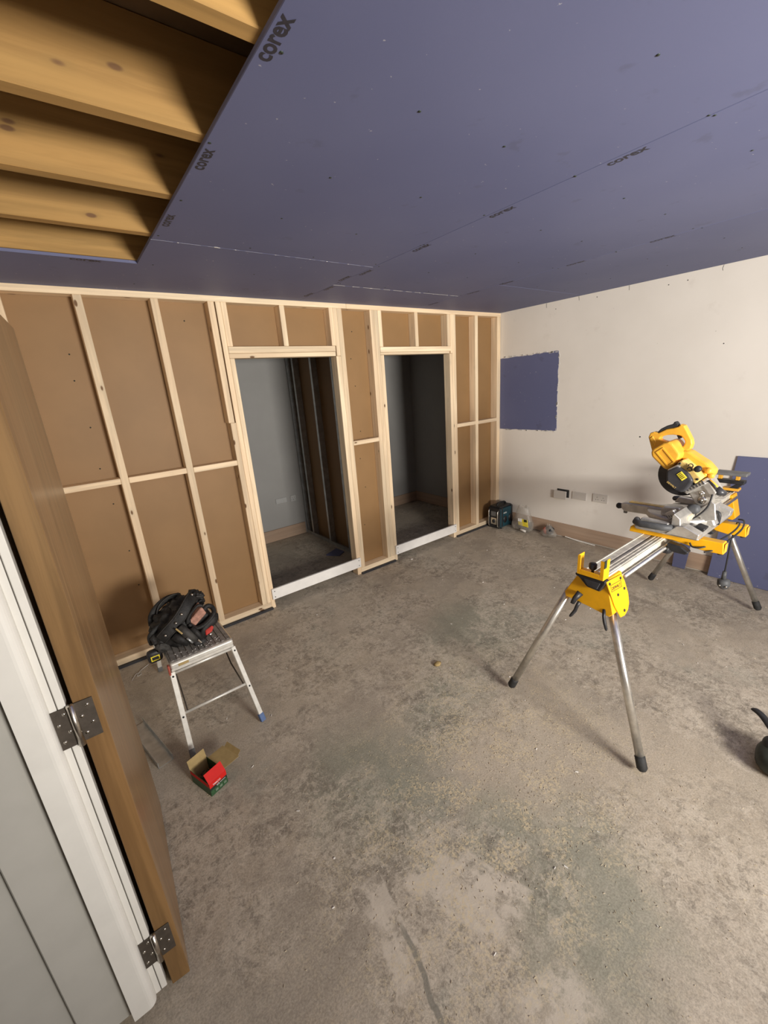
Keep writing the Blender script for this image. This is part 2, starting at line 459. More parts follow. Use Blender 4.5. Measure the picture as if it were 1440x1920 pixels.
# screw heads
for key, xs, ys in (('a2', (X1+.03, -3.2, -2.85, X2-.02), (-1.0, -1.38, -1.78, -2.18, -2.58)), ('b2', (X2+.02, -2.05, -1.65, X3-.02), (-.56, -.98, -1.38, -1.78, -2.18, -2.58)),
                    ('c2', (X3+.02, -.85, -.45), (-.98, -1.38, -1.78, -2.18, -2.58)), ('a1', (X1+.05, -3.0, X2-.02), (-.58, -.16))):
    m = MB()
    for x in xs:
        for y in ys:
            xx = x + RND.uniform(-.02, .02); yy = y + RND.uniform(-.015, .015)
            m.cyl((xx, yy, H-.0012), (xx, yy, H+.004), .0042, 8)
    tag(m.build('screw_heads', 'black_print', boards[key]), kind='stuff')
# torn white paper along the cross joints
for key, x0, x1, y in (('a1', X1, X2, -.955), ('b1', X2, X3, -.510)):
    m = MB()
    for k_ in range(40):
        xa = x0 + (x1-x0)*k_/40; xb = x0 + (x1-x0)*(k_+1)/40
        if RND.random() < .7: m.box((xa, y-RND.uniform(.0001, .0005), H-.0003), (xb, y+.0002, H+.001))
    for i in range(7):
        x = x0 + .03 + (x1-x0-.08)*(i+.8*RND.random())/7; L = RND.uniform(.004, .012) if i != 1 else .028; w = RND.uniform(.001, .0025) if i != 1 else .006
        m.prism([(x, y-w), (x+L*.4, y-w*1.3), (x+L, y-w*.3), (x+L*.7, y+w*.4), (x+L*.1, y+w*.3)], 2, H-.0016, H)
    tag(m.build('torn_joint_paper', 'paper_edge', boards[key]), kind='stuff')

# ---- right wall
wr = MB().box((0, -7.2, 0), (.15, .1, H+.25)).build('wall_right', 'cream_plaster', origin=(0, -2, 0)); tag(wr, 'cream plastered wall with scuffs and a lavender patch', kind='structure')
# lavender infill patch with ragged edge
pts = []
def jag(p, q, n, amp, nx, ny):
    for i in range(n):
        t = i/n; k = RND.uniform(-amp, amp)
        pts.append((p[0]+(q[0]-p[0])*t + nx*k, p[1]+(q[1]-p[1])*t + ny*k))
jag((-.004, 1.150), (-.004, 1.941), 2, 0, 0, 0); jag((-.004, 1.925), (-.705, 1.941), 26, .004, 0, 1)
jag((-.705, 1.941), (-.716, 1.150), 26, .004, 1, 0); jag((-.716, 1.150), (-.004, 1.150), 22, .003, 0, 1)
MB().prism(pts, 0, -.0035, .004).build('patch_board', 'lavender_board', wr)
m = MB()
for i in range(70):
    k = RND.random()
    if k < .45: y, z = RND.uniform(-.70, -.05), 1.934 + RND.uniform(-.004, .010)
    elif k < .8: y, z = -.712 + RND.uniform(-.006, .004), RND.uniform(1.15, 1.93)
    else: y, z = RND.uniform(-.70, -.02), 1.148 + RND.uniform(-.006, .004)
    a = RND.uniform(.003, .016); b = RND.uniform(.002, .005)
    if .45 < k < .8: a, b = b, a
    m.box((-.006, y-a, z-b), (.002, y+a, z+b))
tag(m.build('torn_plaster_edge', 'paper_edge', wr), kind='stuff')
# hairline cracks and chips at the top and small holes
m = MB()
for y, z in ((-1.53, 1.129), (-2.04, 1.855), (-1.426, .468), (-.65, 2.33), (-1.05, 2.36), (-1.62, 2.34), (-1.75, 2.345)):
    m.cyl((-.0012, y, z), (.01, y, z), .0065 if z < 1.5 else .004, 8)
for y in (-.88, -1.32, -1.97, -.55):
    z = 2.398
    for i in range(5): 
        z2 = z - RND.uniform(.004, .012); y2 = y + RND.uniform(-.003, .003)
        m.tube([(-.0005, y, z), (-.0005, y2, z2)], .0012, 5); y, z = y2, z2
m.build('wall_holes', 'socket_slot', wr)
br = MB().box((-.017, -7.0, .012), (0, -.002, .155), .003).build('baseboard_right', 'skirting_wood', origin=(-.008, -2, .08)); tag(br, kind='structure')

# ---- other walls of the room
wl = tag(E('wall_left', (-4.245, 0, 0)), 'plastered wall behind the open oak door', kind='structure')
MB().box((-4.62, -1.975, 0), (-4.245, 1.7, H+.226)).build('wall_panel', 'cream_plaster', wl)
MB().box((-4.62, -2.90, 2.07), (-4.245, -1.975, H+.226)).build('wall_panel', 'cream_plaster', wl)
MB().box((-4.62, -7.2, 0), (-4.245, -2.90, H+.226)).build('wall_panel', 'cream_plaster', wl)
wf = MB().box((-6.2, -7.2, 0), (.0, -7.0, H+.226)).build('wall_front', 'cream_plaster'); tag(wf, 'plain plastered wall behind the photographer', kind='structure')
wc = MB().box((-6.2, -7.0, 0), (-6.0, 1.7, H+.226)).build('wall_corridor', 'cream_plaster'); tag(wc, 'corridor wall beyond the doorway', kind='structure')

# ---- closets behind the stud wall
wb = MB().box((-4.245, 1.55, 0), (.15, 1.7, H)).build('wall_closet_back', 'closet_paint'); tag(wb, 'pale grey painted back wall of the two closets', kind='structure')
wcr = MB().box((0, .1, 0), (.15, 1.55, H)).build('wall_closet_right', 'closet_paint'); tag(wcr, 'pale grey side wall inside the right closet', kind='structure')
b1 = MB().box((-4.24, 1.533, .005), (-1.92, 1.55, .15), .003).build('baseboard_closet_left', 'skirting_wood_x', origin=(-3, 1.54, .08)); tag(b1, kind='structure')
b2 = MB().box((-1.83, 1.533, .005), (-.018, 1.55, .15), .003).build('baseboard_closet_back', 'skirting_wood_x', origin=(-1, 1.54, .08)); tag(b2, kind='structure')
b3 = MB().box((-.017, .1, .005), (0, 1.55, .15), .003).build('baseboard_closet_right', 'skirting_wood', origin=(-.01, .8, .08)); tag(b3, kind='structure')
# metal stud partition between them
wp = tag(E('wall_partition', (-1.88, .8, 0)), 'dim metal stud partition inside the left closet', kind='structure')
MB().box((-1.832, .10, .0), (-1.820, 1.55, H)).build('brown_board', 'brown_paper_board', wp)
for zz in ((0, .04), (H-.04, H)):
    MB().box((-1.905, .10, zz[0]), (-1.902, 1.55, zz[1])).box((-1.902, .10, zz[0] if zz[0] == 0 else zz[1]-.003), (-1.835, 1.55, .003 if zz[0] == 0 else zz[1])).build('floor_track' if zz[0] == 0 else 'head_track', 'galvanised', wp)
for y in (.52, .94, 1.355, 1.50):
    m = MB()
    m.box((-1.900, y-.001, .003), (-1.834, y+.001, H-.003))
    m.box((-1.901, y, .003), (-1.898, y+.036, H-.003)); m.box((-1.838, y, .003), (-1.835, y+.036, H-.003))
    m.build('metal_stud', 'galvanised', wp, origin=(-1.88, y, 1.2))

# ---- stud wall
sw = tag(E('wall_back', (-2.1, 0, 0)), 'unfinished timber stud wall with brown board and two door openings', kind='structure')
D = .089; ZP = .018
def stud(x0, x1, z0=ZP+.045, z1=H-.038, y0=0.0): return timber('stud', 'pine_vertical', sw, (x0, y0, z0), (x1, D, z1))
def plate(n, x0, x1, z0, z1, y0=0.0): return timber(n, 'pine_long', sw, (x0, y0, z0), (x1, D, z1))
plate('top_plate', -4.244, -2.02, H-.038, H-.001); plate('top_plate', -2.019, -.002, H-.038, H-.001)
for x0, x1 in ((-4.244, -3.0425), (-2.1165, -1.6985), (-.7755, -.002)):
    plate('bottom_plate', x0, x1, ZP, ZP+.045)
    MB().box((x0-.005, -.018, .0005), (x1+.004, D+.01, ZP-.001)).build('damp_strip', 'black_membrane', sw)
stud(-4.244, -4.190); stud(-3.874, -3.830, y0=0); stud(-3.474, -3.430)
stud(-3.128, -3.086, 1.557, H-.038); stud(-3.117, -3.078, ZP+.045, 1.5565)
stud(-3.077, -3.043)
stud(-3.042, -3.008, .002, 1.998)                                  # trimmer of the left opening
timber('lintel', 'pine_long', sw, (-3.042, -.002, 2.033), (-2.162, D, 2.077))
timber('lintel', 'pine_long', sw, (-3.042, .001, 1.999), (-2.163, D, 2.032))
stud(-3.042, -3.004, 2.078); stud(-2.614, -2.574, 2.078); stud(-2.190, -2.152, 2.078)
stud(-2.161, -2.117, .002, 1.9985)
stud(-2.1165, -2.070, ZP+.045); 
timber('stud', 'pine_vertical', sw, (-2.1515, 0, 2.0), (-2.117, D, H-.038))
# right opening
stud(-1.785, -1.742); stud(-1.741, -1.699)
stud(-1.698, -1.661, .002, 1.998)
timber('lintel', 'pine_long', sw, (-1.697, -.002, 2.022), (-.803, D, 2.066))
timber('lintel', 'pine_long', sw, (-1.697, .001, 1.999), (-.820, D, 2.021))
stud(-1.698, -1.660, 2.067); stud(-1.274, -1.234, 2.067); stud(-.845, -.806, 2.067)
stud(-.819, -.776, .002, 1.998); stud(-.775, -.726); timber('stud', 'pine_vertical', sw, (-.8025, 0, 2.0), (-.776, D, H-.038))
stud(-.429, -.385); stud(-.060, -.004)
for x0, x1, z in ((-4.189, -3.875, 1.290), (-3.829, -3.475, 1.288), (-3.429, -3.118, 1.284), (-2.069, -1.786, 1.282), (-.725, -.430, 1.284), (-.384, -.061, 1.282)):
    plate('noggin', x0, x1, z-.038, z)
# brown paper side of the boards fixed on the closet side
for x0, x1, z0, z1 in ((-4.244, -3.04, .02, H-.002), (-3.039, -2.152, 2.001, H-.002), (-2.151, -1.68, .02, H-.002), (-1.679, -.806, 2.001, H-.002), (-.805, -.002, .02, H-.002)):
    MB().box((x0, D+.0005, z0), (x1, D+.013, z1)).build('brown_board', 'brown_paper_board', sw)
# screw points in the boards
m = MB()
for x, zs in ((-3.94, (2.05, 1.9, 1.62, 1.36, 1.12, .78, .52)), (-1.95, (2.2, 1.98, 1.75, 1.35, 1.1, .82, .45)), (-3.30, (2.25,))):
    for z in zs: xx = x+RND.uniform(-.03, .03); m.cyl((xx, D-.001, z), (xx, D+.002, z), .0045, 8)
tag(m.build('screw_points', 'black_print', sw), kind='stuff')
# dark knots on the timber faces as on the photographed ones
# white boards across the feet of the openings
for i, (x0, x1, lab) in enumerate(((-3.030, -2.128, 'white painted board nailed across the foot of the left closet opening'), (-1.690, -.795, 'white painted board nailed across the foot of the right closet opening'))):
    z0, z1 = ((.086, .180), (.072, .166))[i]
    r = E('threshold_board', ((x0+x1)/2, -.011, z0))
    tag(r, lab, 'board', 'white boards across the openings')
    MB().box((x0, -.022, z0), (x1, -.0025, z1), .002).build('plank', 'painted_white_board', r)
    for xx in (x0+.022, x1-.022):
        for zz in (z0+.022, z1-.022): MB().cyl((xx, -.0232, zz), (xx, -.018, zz), .0045, 8).build('screw', 'black_print', r)

# ---- doorway with the oak door swung back
dr = tag(E('door_1', (-4.2, -2.0, 0)), 'oak door swung fully open against the left wall', kind='structure')
pf = Vector((-4.178, -2.010, 0)); dd = Vector((.037, .70, 0)).normalized(); nn = Vector((dd.y, -dd.x, 0))
Md = Matrix(((nn.x, dd.x, 0, pf.x), (nn.y, dd.y, 0, pf.y), (0, 0, 1, 0), (0, 0, 0, 1)))   # local x = towards room, y = along door
MB().box((-.050, .006, .008), (0, .702, 1.995), .0015, Md).build('door_leaf', 'oak_veneer', dr)
MB().box((-.050, 0, .008), (0, .0058, 1.995), .0012, Md).build('edge_lipping', 'oak_lipping', dr)
# lining
tr = tag(E('trim_1', (-4.35, -2.0, 0)), 'white painted door lining with stop beside the oak door', kind='structure')
MB().box((-4.2555, -2.012, .03), (-4.240, -1.976, 2.07), .0015).build('lining_edge', 'lining_paint', tr)
MB().box((-4.2575, -2.0095, .03), (-4.2555, -1.976, 2.07)).build('seal_strip', 'seal_dark', tr)
MB().box((-4.2715, -2.0125, .03), (-4.2575, -1.976, 2.07), .001).build('lining_board', 'lining_paint', tr)
st = [(-4.2715, -1.976), (-4.2715, -2.018)]
for i in range(7):
    a = i/6*math.pi/2; st.append((-4.2715-.020+.020*math.cos(a), -2.018-.020*math.sin(a)))
st += [(-4.3315, -2.038), (-4.3315, -1.976)]
o = MB().prism(st, 2, .03, 2.07).build('door_stop', 'lining_paint', tr)
MB().box((-4.445, -2.014, .03), (-4.3315, -1.976, 2.07), .003).build('lining_panel', 'outer_panel_paint', tr)
MB().box((-4.64, -1.996, .03), (-4.4455, -1.976, 2.07), .003).build('outer_panel', 'outer_panel_paint', tr)
MB().box((-4.64, -2.9, .0), (-4.245, -2.86, 2.07)).build('lining_board', 'lining_paint', tr)
# hinges
for z0, z1 in ((.968, 1.082), (.150, .262)):
    h = MB().cyl((-4.2335, -2.0185, z0), (-4.2335, -2.0185, z1), .0075, 14).build('hinge', 'steel_bright', dr, origin=(-4.2335, -2.0185, z0))
    for n_, x0, x1, yy in (('jamb_leaf', -4.274, -4.236, -2.0145), ('door_leaf_plate', -4.231, -4.190, -2.0125)):
        q = MB().box((x0, yy, z0+.003), (x1, yy+.003, z1-.003), .0006).build(n_, 'steel_hinge', h)
        for fx, fz in ((.3, .2), (.7, .4), (.3, .62), (.68, .84)):
            xx = x0+(x1-x0)*fx; zz = z0+(z1-z0)*fz
            w = MB().cyl((xx, yy-.0012, zz), (xx, yy+.002, zz), .0042, 10).build('screw', 'steel_bright', h)

# ================================================================== OBJECTS
# ---- mitre saw stand (beam along x)
stn = tag(E('saw_stand', (-1.45, -2.27, 0)), 'aluminium saw stand with yellow end brackets and four splayed legs', 'saw stand')
Z0 = .852
# two dusty rail extrusions and the lower front tube
m = MB()
m.box((-2.345, -2.296, .800), (-.47, -2.258, Z0), .003); m.box((-2.345, -2.262, .842), (-.47, -2.256, Z0+.003), .001)
m.build('rail', 'aluminium_dusty', stn, origin=(-1.4, -2.28, .83))
m = MB()
m.box((-2.345, -2.362, .800), (-.47, -2.302, Z0), .003)
for y in (-2.318, -2.334, -2.349): m.box((-2.345, y-.004, Z0-.001), (-.47, y+.004, Z0+.003), .001)
m.build('rail', 'aluminium_dusty', stn, origin=(-1.4, -2.33, .83))
MB().box((-2.345, -2.30, .80), (-.47, -2.296, .84)).build('rail_web', 'grey_plastic', stn)
MB().tube([(-2.205, -2.382, .818), (-.50, -2.382, .818)], .011, 12).build('front_tube', 'aluminium', stn)

def bracket(xa, xb, near):
    s_ = 1 if near else -1
    prof = [(-2.248, .846), (-2.374, .846), (-2.412, .690), (-2.395, .672), (-2.30, .688), (-2.235, .694), (-2.188, .700), (-2.182, .722)]
    return MB().prism(prof, 0, xa, xb, .003).build('end_bracket', 'yellow_metal', stn)
br1 = bracket(-2.352, -2.215, True)
br2 = bracket(-.575, -.470, False)
# side plate with rounded foot, bolts and lettering
pl = [(-2.372, .848), (-2.232, .838), (-2.214, .800), (-2.200, .735), (-2.206, .690), (-2.225, .664), (-2.262, .650), (-2.300, .655), (-2.335, .72)]
Ms = Matrix.Translation((0, -2.377, .848)) @ Matrix.Rotation(math.radians(-13.5), 4, 'X') @ Matrix.Translation((0, 2.377, -.848))
sp = MB().prism(pl, 1, -2.381, -2.375, .0015, Ms).build('side_plate', 'yellow_metal', stn)
def on_plate(x, z, d=.0): 
    return Ms @ Vector((x, -2.381-d, z))
for x, z in ((-2.352, .832), (-2.252, .826), (-2.232, .770), (-2.296, .762), (-2.262, .675)):
    a = on_plate(x, z, .003); b = on_plate(x, z, -.002)
    MB().cyl(a, b, .0065, 10).build('bolt', 'black_plastic', sp)
rgt = Ms.to_3x3() @ Vector((1, 0, -.06)); upp = Ms.to_3x3() @ Vector((.06, 0, 1))
text('DEWALT', .078, on_plate(-2.298, .802, .0006), rgt, upp, 'black_print', sp, 'lettering', .01)
m = MB()
for (xa, za), (xb, zb) in (((-2.345, .822), (-2.251, .816)), ((-2.345, .792), (-2.251, .786)), ((-2.345, .822), (-2.345, .792)), ((-2.251, .816), (-2.251, .786))):
    m.tube([on_plate(xa, za, .0003), on_plate(xb, zb, .0003)], .0011, 5)
m.build('lettering_frame', 'black_print', sp)
# black end cap
cap = [(-2.243, .853), (-2.380, .853), (-2.380, .842), (-2.358, .795), (-2.300, .800), (-2.262, .835), (-2.243, .842)]
ec = MB().prism(cap, 0, -2.382, -2.345, .004).build('end_cap', 'black_plastic', stn)
MB().prism([(-2.285, .838), (-2.36, .838), (-2.348, .805), (-2.305, .808)], 0, -2.386, -2.380, .002).build('cap_panel', 'dark_guard', ec)
# near work stop: yellow U channel with knob
m = MB()
m.box((-2.392, -2.374, .857), (-2.340, -2.256, .870), .001)
for y0, y1 in ((-2.270, -2.256), (-2.374, -2.358)):
    m.box((-2.392, y0, .8705), (-2.387, y1, .948), .0008)
    yo = y1 if y1 > -2.3 else y0
    m.box((-2.387, min(yo, yo-.004 if y1 > -2.3 else yo+.004), .8705), (-2.340, max(yo, yo-.004 if y1 > -2.3 else yo+.004), .948), .0008)
m.box((-2.392, -2.356, .8705), (-2.388, -2.272, .882), .0008)
ws = m.build('work_stop', 'yellow_metal', stn)
MB().cyl((-2.368, -2.315, .870), (-2.368, -2.315, .895), .006, 10).tube([(-2.368, -2.315, .888), (-2.368, -2.315, .894), (-2.368, -2.315, .914), (-2.368, -2.315, .918)], [.012, .017, .017, .013], 12).build('knob', 'black_plastic', ws)
MB().box((-2.392, -2.376, .915), (-2.372, -2.374, .952)).build('slot_marking', 'black_print', ws)
# far work support, raised: black base, yellow posts, grey plate
fs = MB().box((-.53, -2.415, .915), (-.47, -2.255, .940), .003).build('work_support', 'black_plastic', stn)
for y in (-2.275, -2.372): MB().box((-.515, y-.011, .9405), (-.485, y+.011, .973), .002).build('support_post', 'yellow_plastic', fs)
MB().box((-.545, -2.425, .9735), (-.455, -2.248, .994), .003).build('support_plate', 'grey_plastic', fs)
MB().box((-.53, -2.392, .866), (-.47, -2.296, .884), .002).build('support_arm', 'yellow_plastic', fs)
MB().prism([(-2.405, .914), (-2.37, .914), (-2.30, .853), (-2.36, .853)], 0, -.52, -.48, .002).build('support_brace', 'black_plastic', fs)
# legs with rubber feet
def leg(top, foot):
    top = Vector(top); foot = Vector(foot); d = (foot-top).normalized()
    l = MB().tube([top, foot - d*.03], .0185, 16).build('leg', 'aluminium', stn)
    MB().tube([foot - d*.065, foot - d*.06, foot - d*.012, foot], [.0195, .0215, .0225, .015], 14).build('rubber_foot', 'black_rubber', l)
leg((-2.285, -2.358, .735), (-2.412, -2.625, .022)); leg((-2.315, -2.190, .725), (-2.387, -1.914, .022))
leg((-.520, -2.300, .745), (-.480, -2.612, .022)); leg((-.520, -2.228, .745), (-.486, -1.914, .022))
# leg release levers
for pts, r in (([(-2.365, -2.266, .751), (-2.385, -2.252, .722), (-2.388, -2.243, .697)], [.017, .013, .010]),
               ([(-2.358, -2.262, .699), (-2.366, -2.256, .680), (-2.37, -2.249, .651), (-2.372, -2.232, .620), (-2.372, -2.228, .612)], [.010, .009, .009, .008, .005]),
               ([(-2.345, -2.371, .700), (-2.358, -2.376, .672), (-2.362, -2.384, .645), (-2.364, -2.394, .616), (-2.364, -2.396, .609)], [.011, .010, .0105, .009, .005])):
    MB().tube(pts, r, 10, flat=.75).build('lever', 'black_plastic', stn)
# yellow saw mounting bars across the beam
for x, za, zb in ((-1.672, .832, .890), (-1.285, .812, .872)):
    x0, x1 = x-.026, x+.026
    b = MB().prism([(-2.186, za+.0215), (-2.190, zb-.006), (-2.205, zb), (-2.612, zb), (-2.618, za), (-2.53, za), (-2.40, za+.0215)], 0, x0, x1, .003).build('mounting_bar', 'yellow_metal', stn)
    MB().box((x0+.006, -2.6195, za+.006), (x1-.006, -2.6175, zb-.006), .001).build('end_recess', 'yellow_plastic', b)
    MB().cyl((x, -2.60, za-.010), (x, -2.60, za+.002), .012, 10).build('bar_foot', 'black_rubber', b)
    lv = MB().prism([(-2.392, .852), (-2.392, .828), (-2.42, .806), (-2.48, .806), (-2.492, .822), (-2.455, .846)], 0, x0-.050, x0-.004, .006).build('lock_lever', 'black_plastic', b)
MB().lump((-1.60, -2.36, .772), (.06, .022, .028), 3, .1).build('lock_housing', 'black_plastic', stn)

# ---- mitre saw on the bars (fence along x, operator side towards +y)
saw = tag(E('mitre_saw', (-1.47, -2.37, .89)), 'yellow and grey mitre saw with raised head bolted on the saw stand', 'mitre saw')
XC = -1.47
base = MB().prism([(-2.23, .892), (-2.225, .912), (-2.30, .925), (-2.50, .915), (-2.525, .900), (-2.52, .892)], 0, -1.745, -1.20, .006).build('base', 'cast_aluminium', saw)
MB().prism([(-2.375, .900), (-2.424, .952), (-2.455, .958), (-2.524, .926), (-2.519, .896)], 0, -1.752, -1.690, .004).build('wing', 'cast_aluminium', base)
MB().prism([(-2.375, .900), (-2.424, .952), (-2.455, .958), (-2.524, .926), (-2.519, .896)], 0, -1.25, -1.19, .004).build('wing', 'cast_aluminium', base)
# carrying handle loops at the table ends
for x in (-1.765, -1.180):
    sg = -1 if x < -1.4 else 1
    pts = [(x-sg*.03, -2.395, .935), (x, -2.395, .938), (x+sg*.012, -2.375, .940), (x+sg*.014, -2.27, .937), (x, -2.240, .940), (x-sg*.03, -2.235, .945)]
    MB().tube(pts, [.015, .017, .018, .018, .017, .015], 10).build('carry_handle', 'dark_rubber', saw)
    MB().prism([(-2.24, .925), (-2.26, .962), (-2.385, .955), (-2.395, .925)], 0, x-sg*.05, x-sg*.018, .004).build('table_end', 'cast_aluminium', saw)
# turntable, kerf plate, fence
n = 28; cx, cy = XC, -2.345
m = MB().tube([(cx, cy, .912), (cx, cy, .918), (cx, cy, .940), (cx, cy, .945)], [.150, .156, .156, .150], 36); m.build('turntable', 'cast_aluminium', saw)
MB().box((XC-.012, -2.44, .9452), (XC+.012, -2.17, .948)).build('kerf_plate', 'yellow_plastic', saw)
for x0, x1 in ((-1.735, -1.500), (-1.440, -1.205)):
    MB().prism([(-2.395, .925), (-2.395, .995), (-2.402, 1.010), (-2.432, .985), (-2.44, .925)], 0, x0, x1, .003).build('fence', 'cast_aluminium', saw)
MB().prism([(-2.297, .946), (-2.297, .985), (-2.309, .998), (-2.380, 1.004), (-2.395, .985), (-2.395, .946)], 0, -1.60, -1.545, .005).build('fence_slide', 'cast_aluminium', saw)
# mitre arm with lock knob
am = MB().prism([(-2.295, .958), (-2.073, .955), (-2.045, .945), (-2.048, .915), (-2.066, .899), (-2.202, .902), (-2.283, .918)], 0, XC-.030, XC+.030, .006).build('mitre_arm', 'cast_aluminium', saw)
MB().box((XC-.018, -2.28, .9555), (XC+.018, -2.085, .9605), .002).build('scale_plate', 'dusty_beige_cover', am)
MB().tube([(XC, -2.05, .925), (XC, -2.035, .922), (XC, -2.022, .920), (XC, -2.012, .919)], [.008, .017, .019, .013], 12).build('lock_knob', 'black_plastic', am)
MB().box((XC-.006, -2.075, .880), (XC+.006, -2.055, .902), .002).build('detent_lever', 'grey_plastic', am)
# rear pedestal and pivot housing
MB().prism([(-2.38, .912), (-2.43, .945), (-2.455, 1.030), (-2.515, 1.030), (-2.505, .97), (-2.53, .912)], 0, XC-.055, XC+.05, .006).build('pedestal', 'cast_aluminium', saw)
pv = MB().prism([(-2.391, 1.073), (-2.461, 1.137), (-2.511, 1.088), (-2.499, 1.052), (-2.488, 1.015), (-2.452, 1.000), (-2.424, 1.025)], 0, XC-.062, XC+.055, .007, seg=2).build('pivot_housing', 'cast_aluminium', saw)
for y, z, r in ((-2.452, 1.082, .015), (-2.457, 1.047, .021)):
    MB().tube([(XC-.058, y, z), (XC-.068, y, z), (XC-.074, y, z)], [r, r, r*.55], 14).cyl((XC-.074, y, z), (XC-.080, y, z), r*.35, 8).build('pivot_boss', 'steel_bright', pv)
MB().prism([(-2.44, .99), (-2.50, 1.045), (-2.515, 1.035), (-2.53, .95), (-2.47, .93)], 0, XC-.07, XC-.058, .003).build('bevel_plate', 'cast_aluminium', saw)
MB().prism([(-2.434, 1.142), (-2.464, 1.169), (-2.515, 1.095), (-2.496, 1.063)], 0, XC-.072, XC+.04, .006, seg=2).build('pivot_cover', 'cast_aluminium', saw)
MB().prism([(-2.46, .985), (-2.484, 1.003), (-2.531, 1.047), (-2.498, 1.046), (-2.456, 1.012)], 0, XC-.01, XC+.06, .003).build('rear_stop', 'cast_aluminium', saw)
sc0 = MB().prism([(-2.341, .983), (-2.379, 1.013), (-2.402, .983), (-2.366, .949)], 0, -1.682, -1.650, .004).build('mitre_scale', 'cast_aluminium', saw)
for k in range(4):
    MB().tube([(-1.6825, -2.352-.010*k, .975+.004*k), (-1.6825, -2.360-.010*k, .966+.004*k)], .0011, 5).build('scale_mark', 'black_print', sc0)
MB().prism([(-2.362, .948), (-2.366, .975), (-2.388, 1.000), (-2.444, .973), (-2.44, .948)], 0, -1.635, -1.570, .005).build('dusty_insert', 'wood_chip', saw)
MB().lump((-1.556, -2.432, .998), (.026, .030, .026), 3, .08, p=2.4).build('bevel_knob', 'dark_rubber', saw)
MB().prism([(-2.448, .914), (-2.483, .943), (-2.522, .933), (-2.512, .911)], 0, -1.665, -1.60, .004).build('bevel_lever', 'black_plastic', saw)
MB().tube(spline([(XC+.01, -2.486, .972), (XC+.01, -2.515, .971), (XC+.01, -2.524, .950), (XC+.01, -2.521, .905)], 4), .0085, 8).build('mitre_clamp', 'black_plastic', saw)
# blade with guard
gc = Vector((XC+.012, -2.338, 1.157))
g = MB().tube([gc+Vector((-.035, 0, 0)), gc+Vector((-.030, 0, 0)), gc+Vector((.030, 0, 0)), gc+Vector((.035, 0, 0))], [.108, .116, .116, .108], 40).build('blade_guard', 'dark_guard', saw)
m = MB(); N = 48; ring = []
for i in range(N):
    a = 2*math.pi*i/N; r = .1245 if i % 2 else .120
    ring.append((gc.y + r*math.cos(a)*.97, gc.z + r*math.sin(a)*.97))
m.prism(ring, 0, XC+.011, XC+.0135); m.build('blade', 'steel_bright', saw)
# motor body end (dark) with vents and lettering
mc = MB().prism([(-2.297, 1.195), (-2.347, 1.228), (-2.400, 1.195), (-2.425, 1.157), (-2.402, 1.100), (-2.376, 1.086), (-2.346, 1.096), (-2.304, 1.132)], 0, XC-.135, XC-.030, .012, seg=3).build('motor_body', 'dark_guard', saw)
MB().prism([(-2.300, 1.201), (-2.344, 1.234), (-2.362, 1.224), (-2.352, 1.206), (-2.312, 1.180)], 0, XC-.130, XC-.03, .006, seg=2).build('motor_collar', 'cast_aluminium', saw)
lb = MB().prism([(-2.349, 1.183), (-2.369, 1.202), (-2.398, 1.172), (-2.377, 1.152)], 0, XC-.1385, XC-.134, .001).build('motor_label', 'label_yellow', mc)
for k in range(4):
    t = .18 + .2*k
    a = Vector((XC-.139, -2.349-.028*t, 1.183-.031*t)) + Vector((0, -.003, .003)); b = a + Vector((0, -.014, .013))
    MB().tube([a, b], .0013, 5).build('warning_stripe', 'black_print', mc) 
dirt = Vector((0, -.034, -.012)).normalized()
text('DEWALT', .052, (XC-.1362, -2.333, 1.124), Vector((0, -.82, -.57)), Vector((0, -.57, .82)), 'dusty_beige_cover', mc, 'lettering', .012)
# ribbed vent collar
vc = MB().prism([(-2.374, 1.088), (-2.391, 1.107), (-2.455, 1.156), (-2.473, 1.143), (-2.396, 1.073)], 0, XC-.100, XC+.03, .004).build('vent_collar', 'cast_aluminium', saw)
for k in range(7):
    t = k/6; y = -2.383 - .074*t; z = 1.094 + .054*t
    MB().box((XC-.1025, y-.0028, z-.011), (XC-.0985, y+.0028, z+.011), 0, Matrix.Translation((0, y, z)) @ Matrix.Rotation(math.radians(-35), 4, 'X') @ Matrix.Translation((0, -y, -z))).build('vent_slot', 'socket_slot', vc)
# yellow gearbox cover
cv = MB().prism([(-2.336, 1.237), (-2.360, 1.258), (-2.421, 1.208), (-2.456, 1.172), (-2.430, 1.138), (-2.402, 1.163), (-2.368, 1.205)], 0, XC-.118, XC-.02, .007, seg=2).build('gearbox_cover', 'dusty_beige_cover', saw)
for y, z in ((-2.352, 1.238), (-2.438, 1.165)):
    MB().cyl((XC-.121, y, z), (XC-.115, y, z), .006, 10).build('cover_screw', 'black_plastic', cv)
# yellow motor housing with recessed panel
mh = MB().prism([(-2.203, 1.285), (-2.212, 1.303), (-2.258, 1.338), (-2.284, 1.347), (-2.301, 1.337), (-2.344, 1.282), (-2.336, 1.248), (-2.297, 1.194), (-2.275, 1.199), (-2.210, 1.259)], 0, XC-.105, XC+.045, .011, seg=3).build('motor_housing', 'yellow_plastic', saw)
fr = [(-2.229, 1.286), (-2.262, 1.314), (-2.327, 1.241), (-2.296, 1.211)]
fi = [(-2.238, 1.286), (-2.261, 1.305), (-2.318, 1.241), (-2.296, 1.221)]
MB().ring_prism(fr, fi, 0, XC-.109, XC-.104).build('panel_rim', 'yellow_plastic', mh)
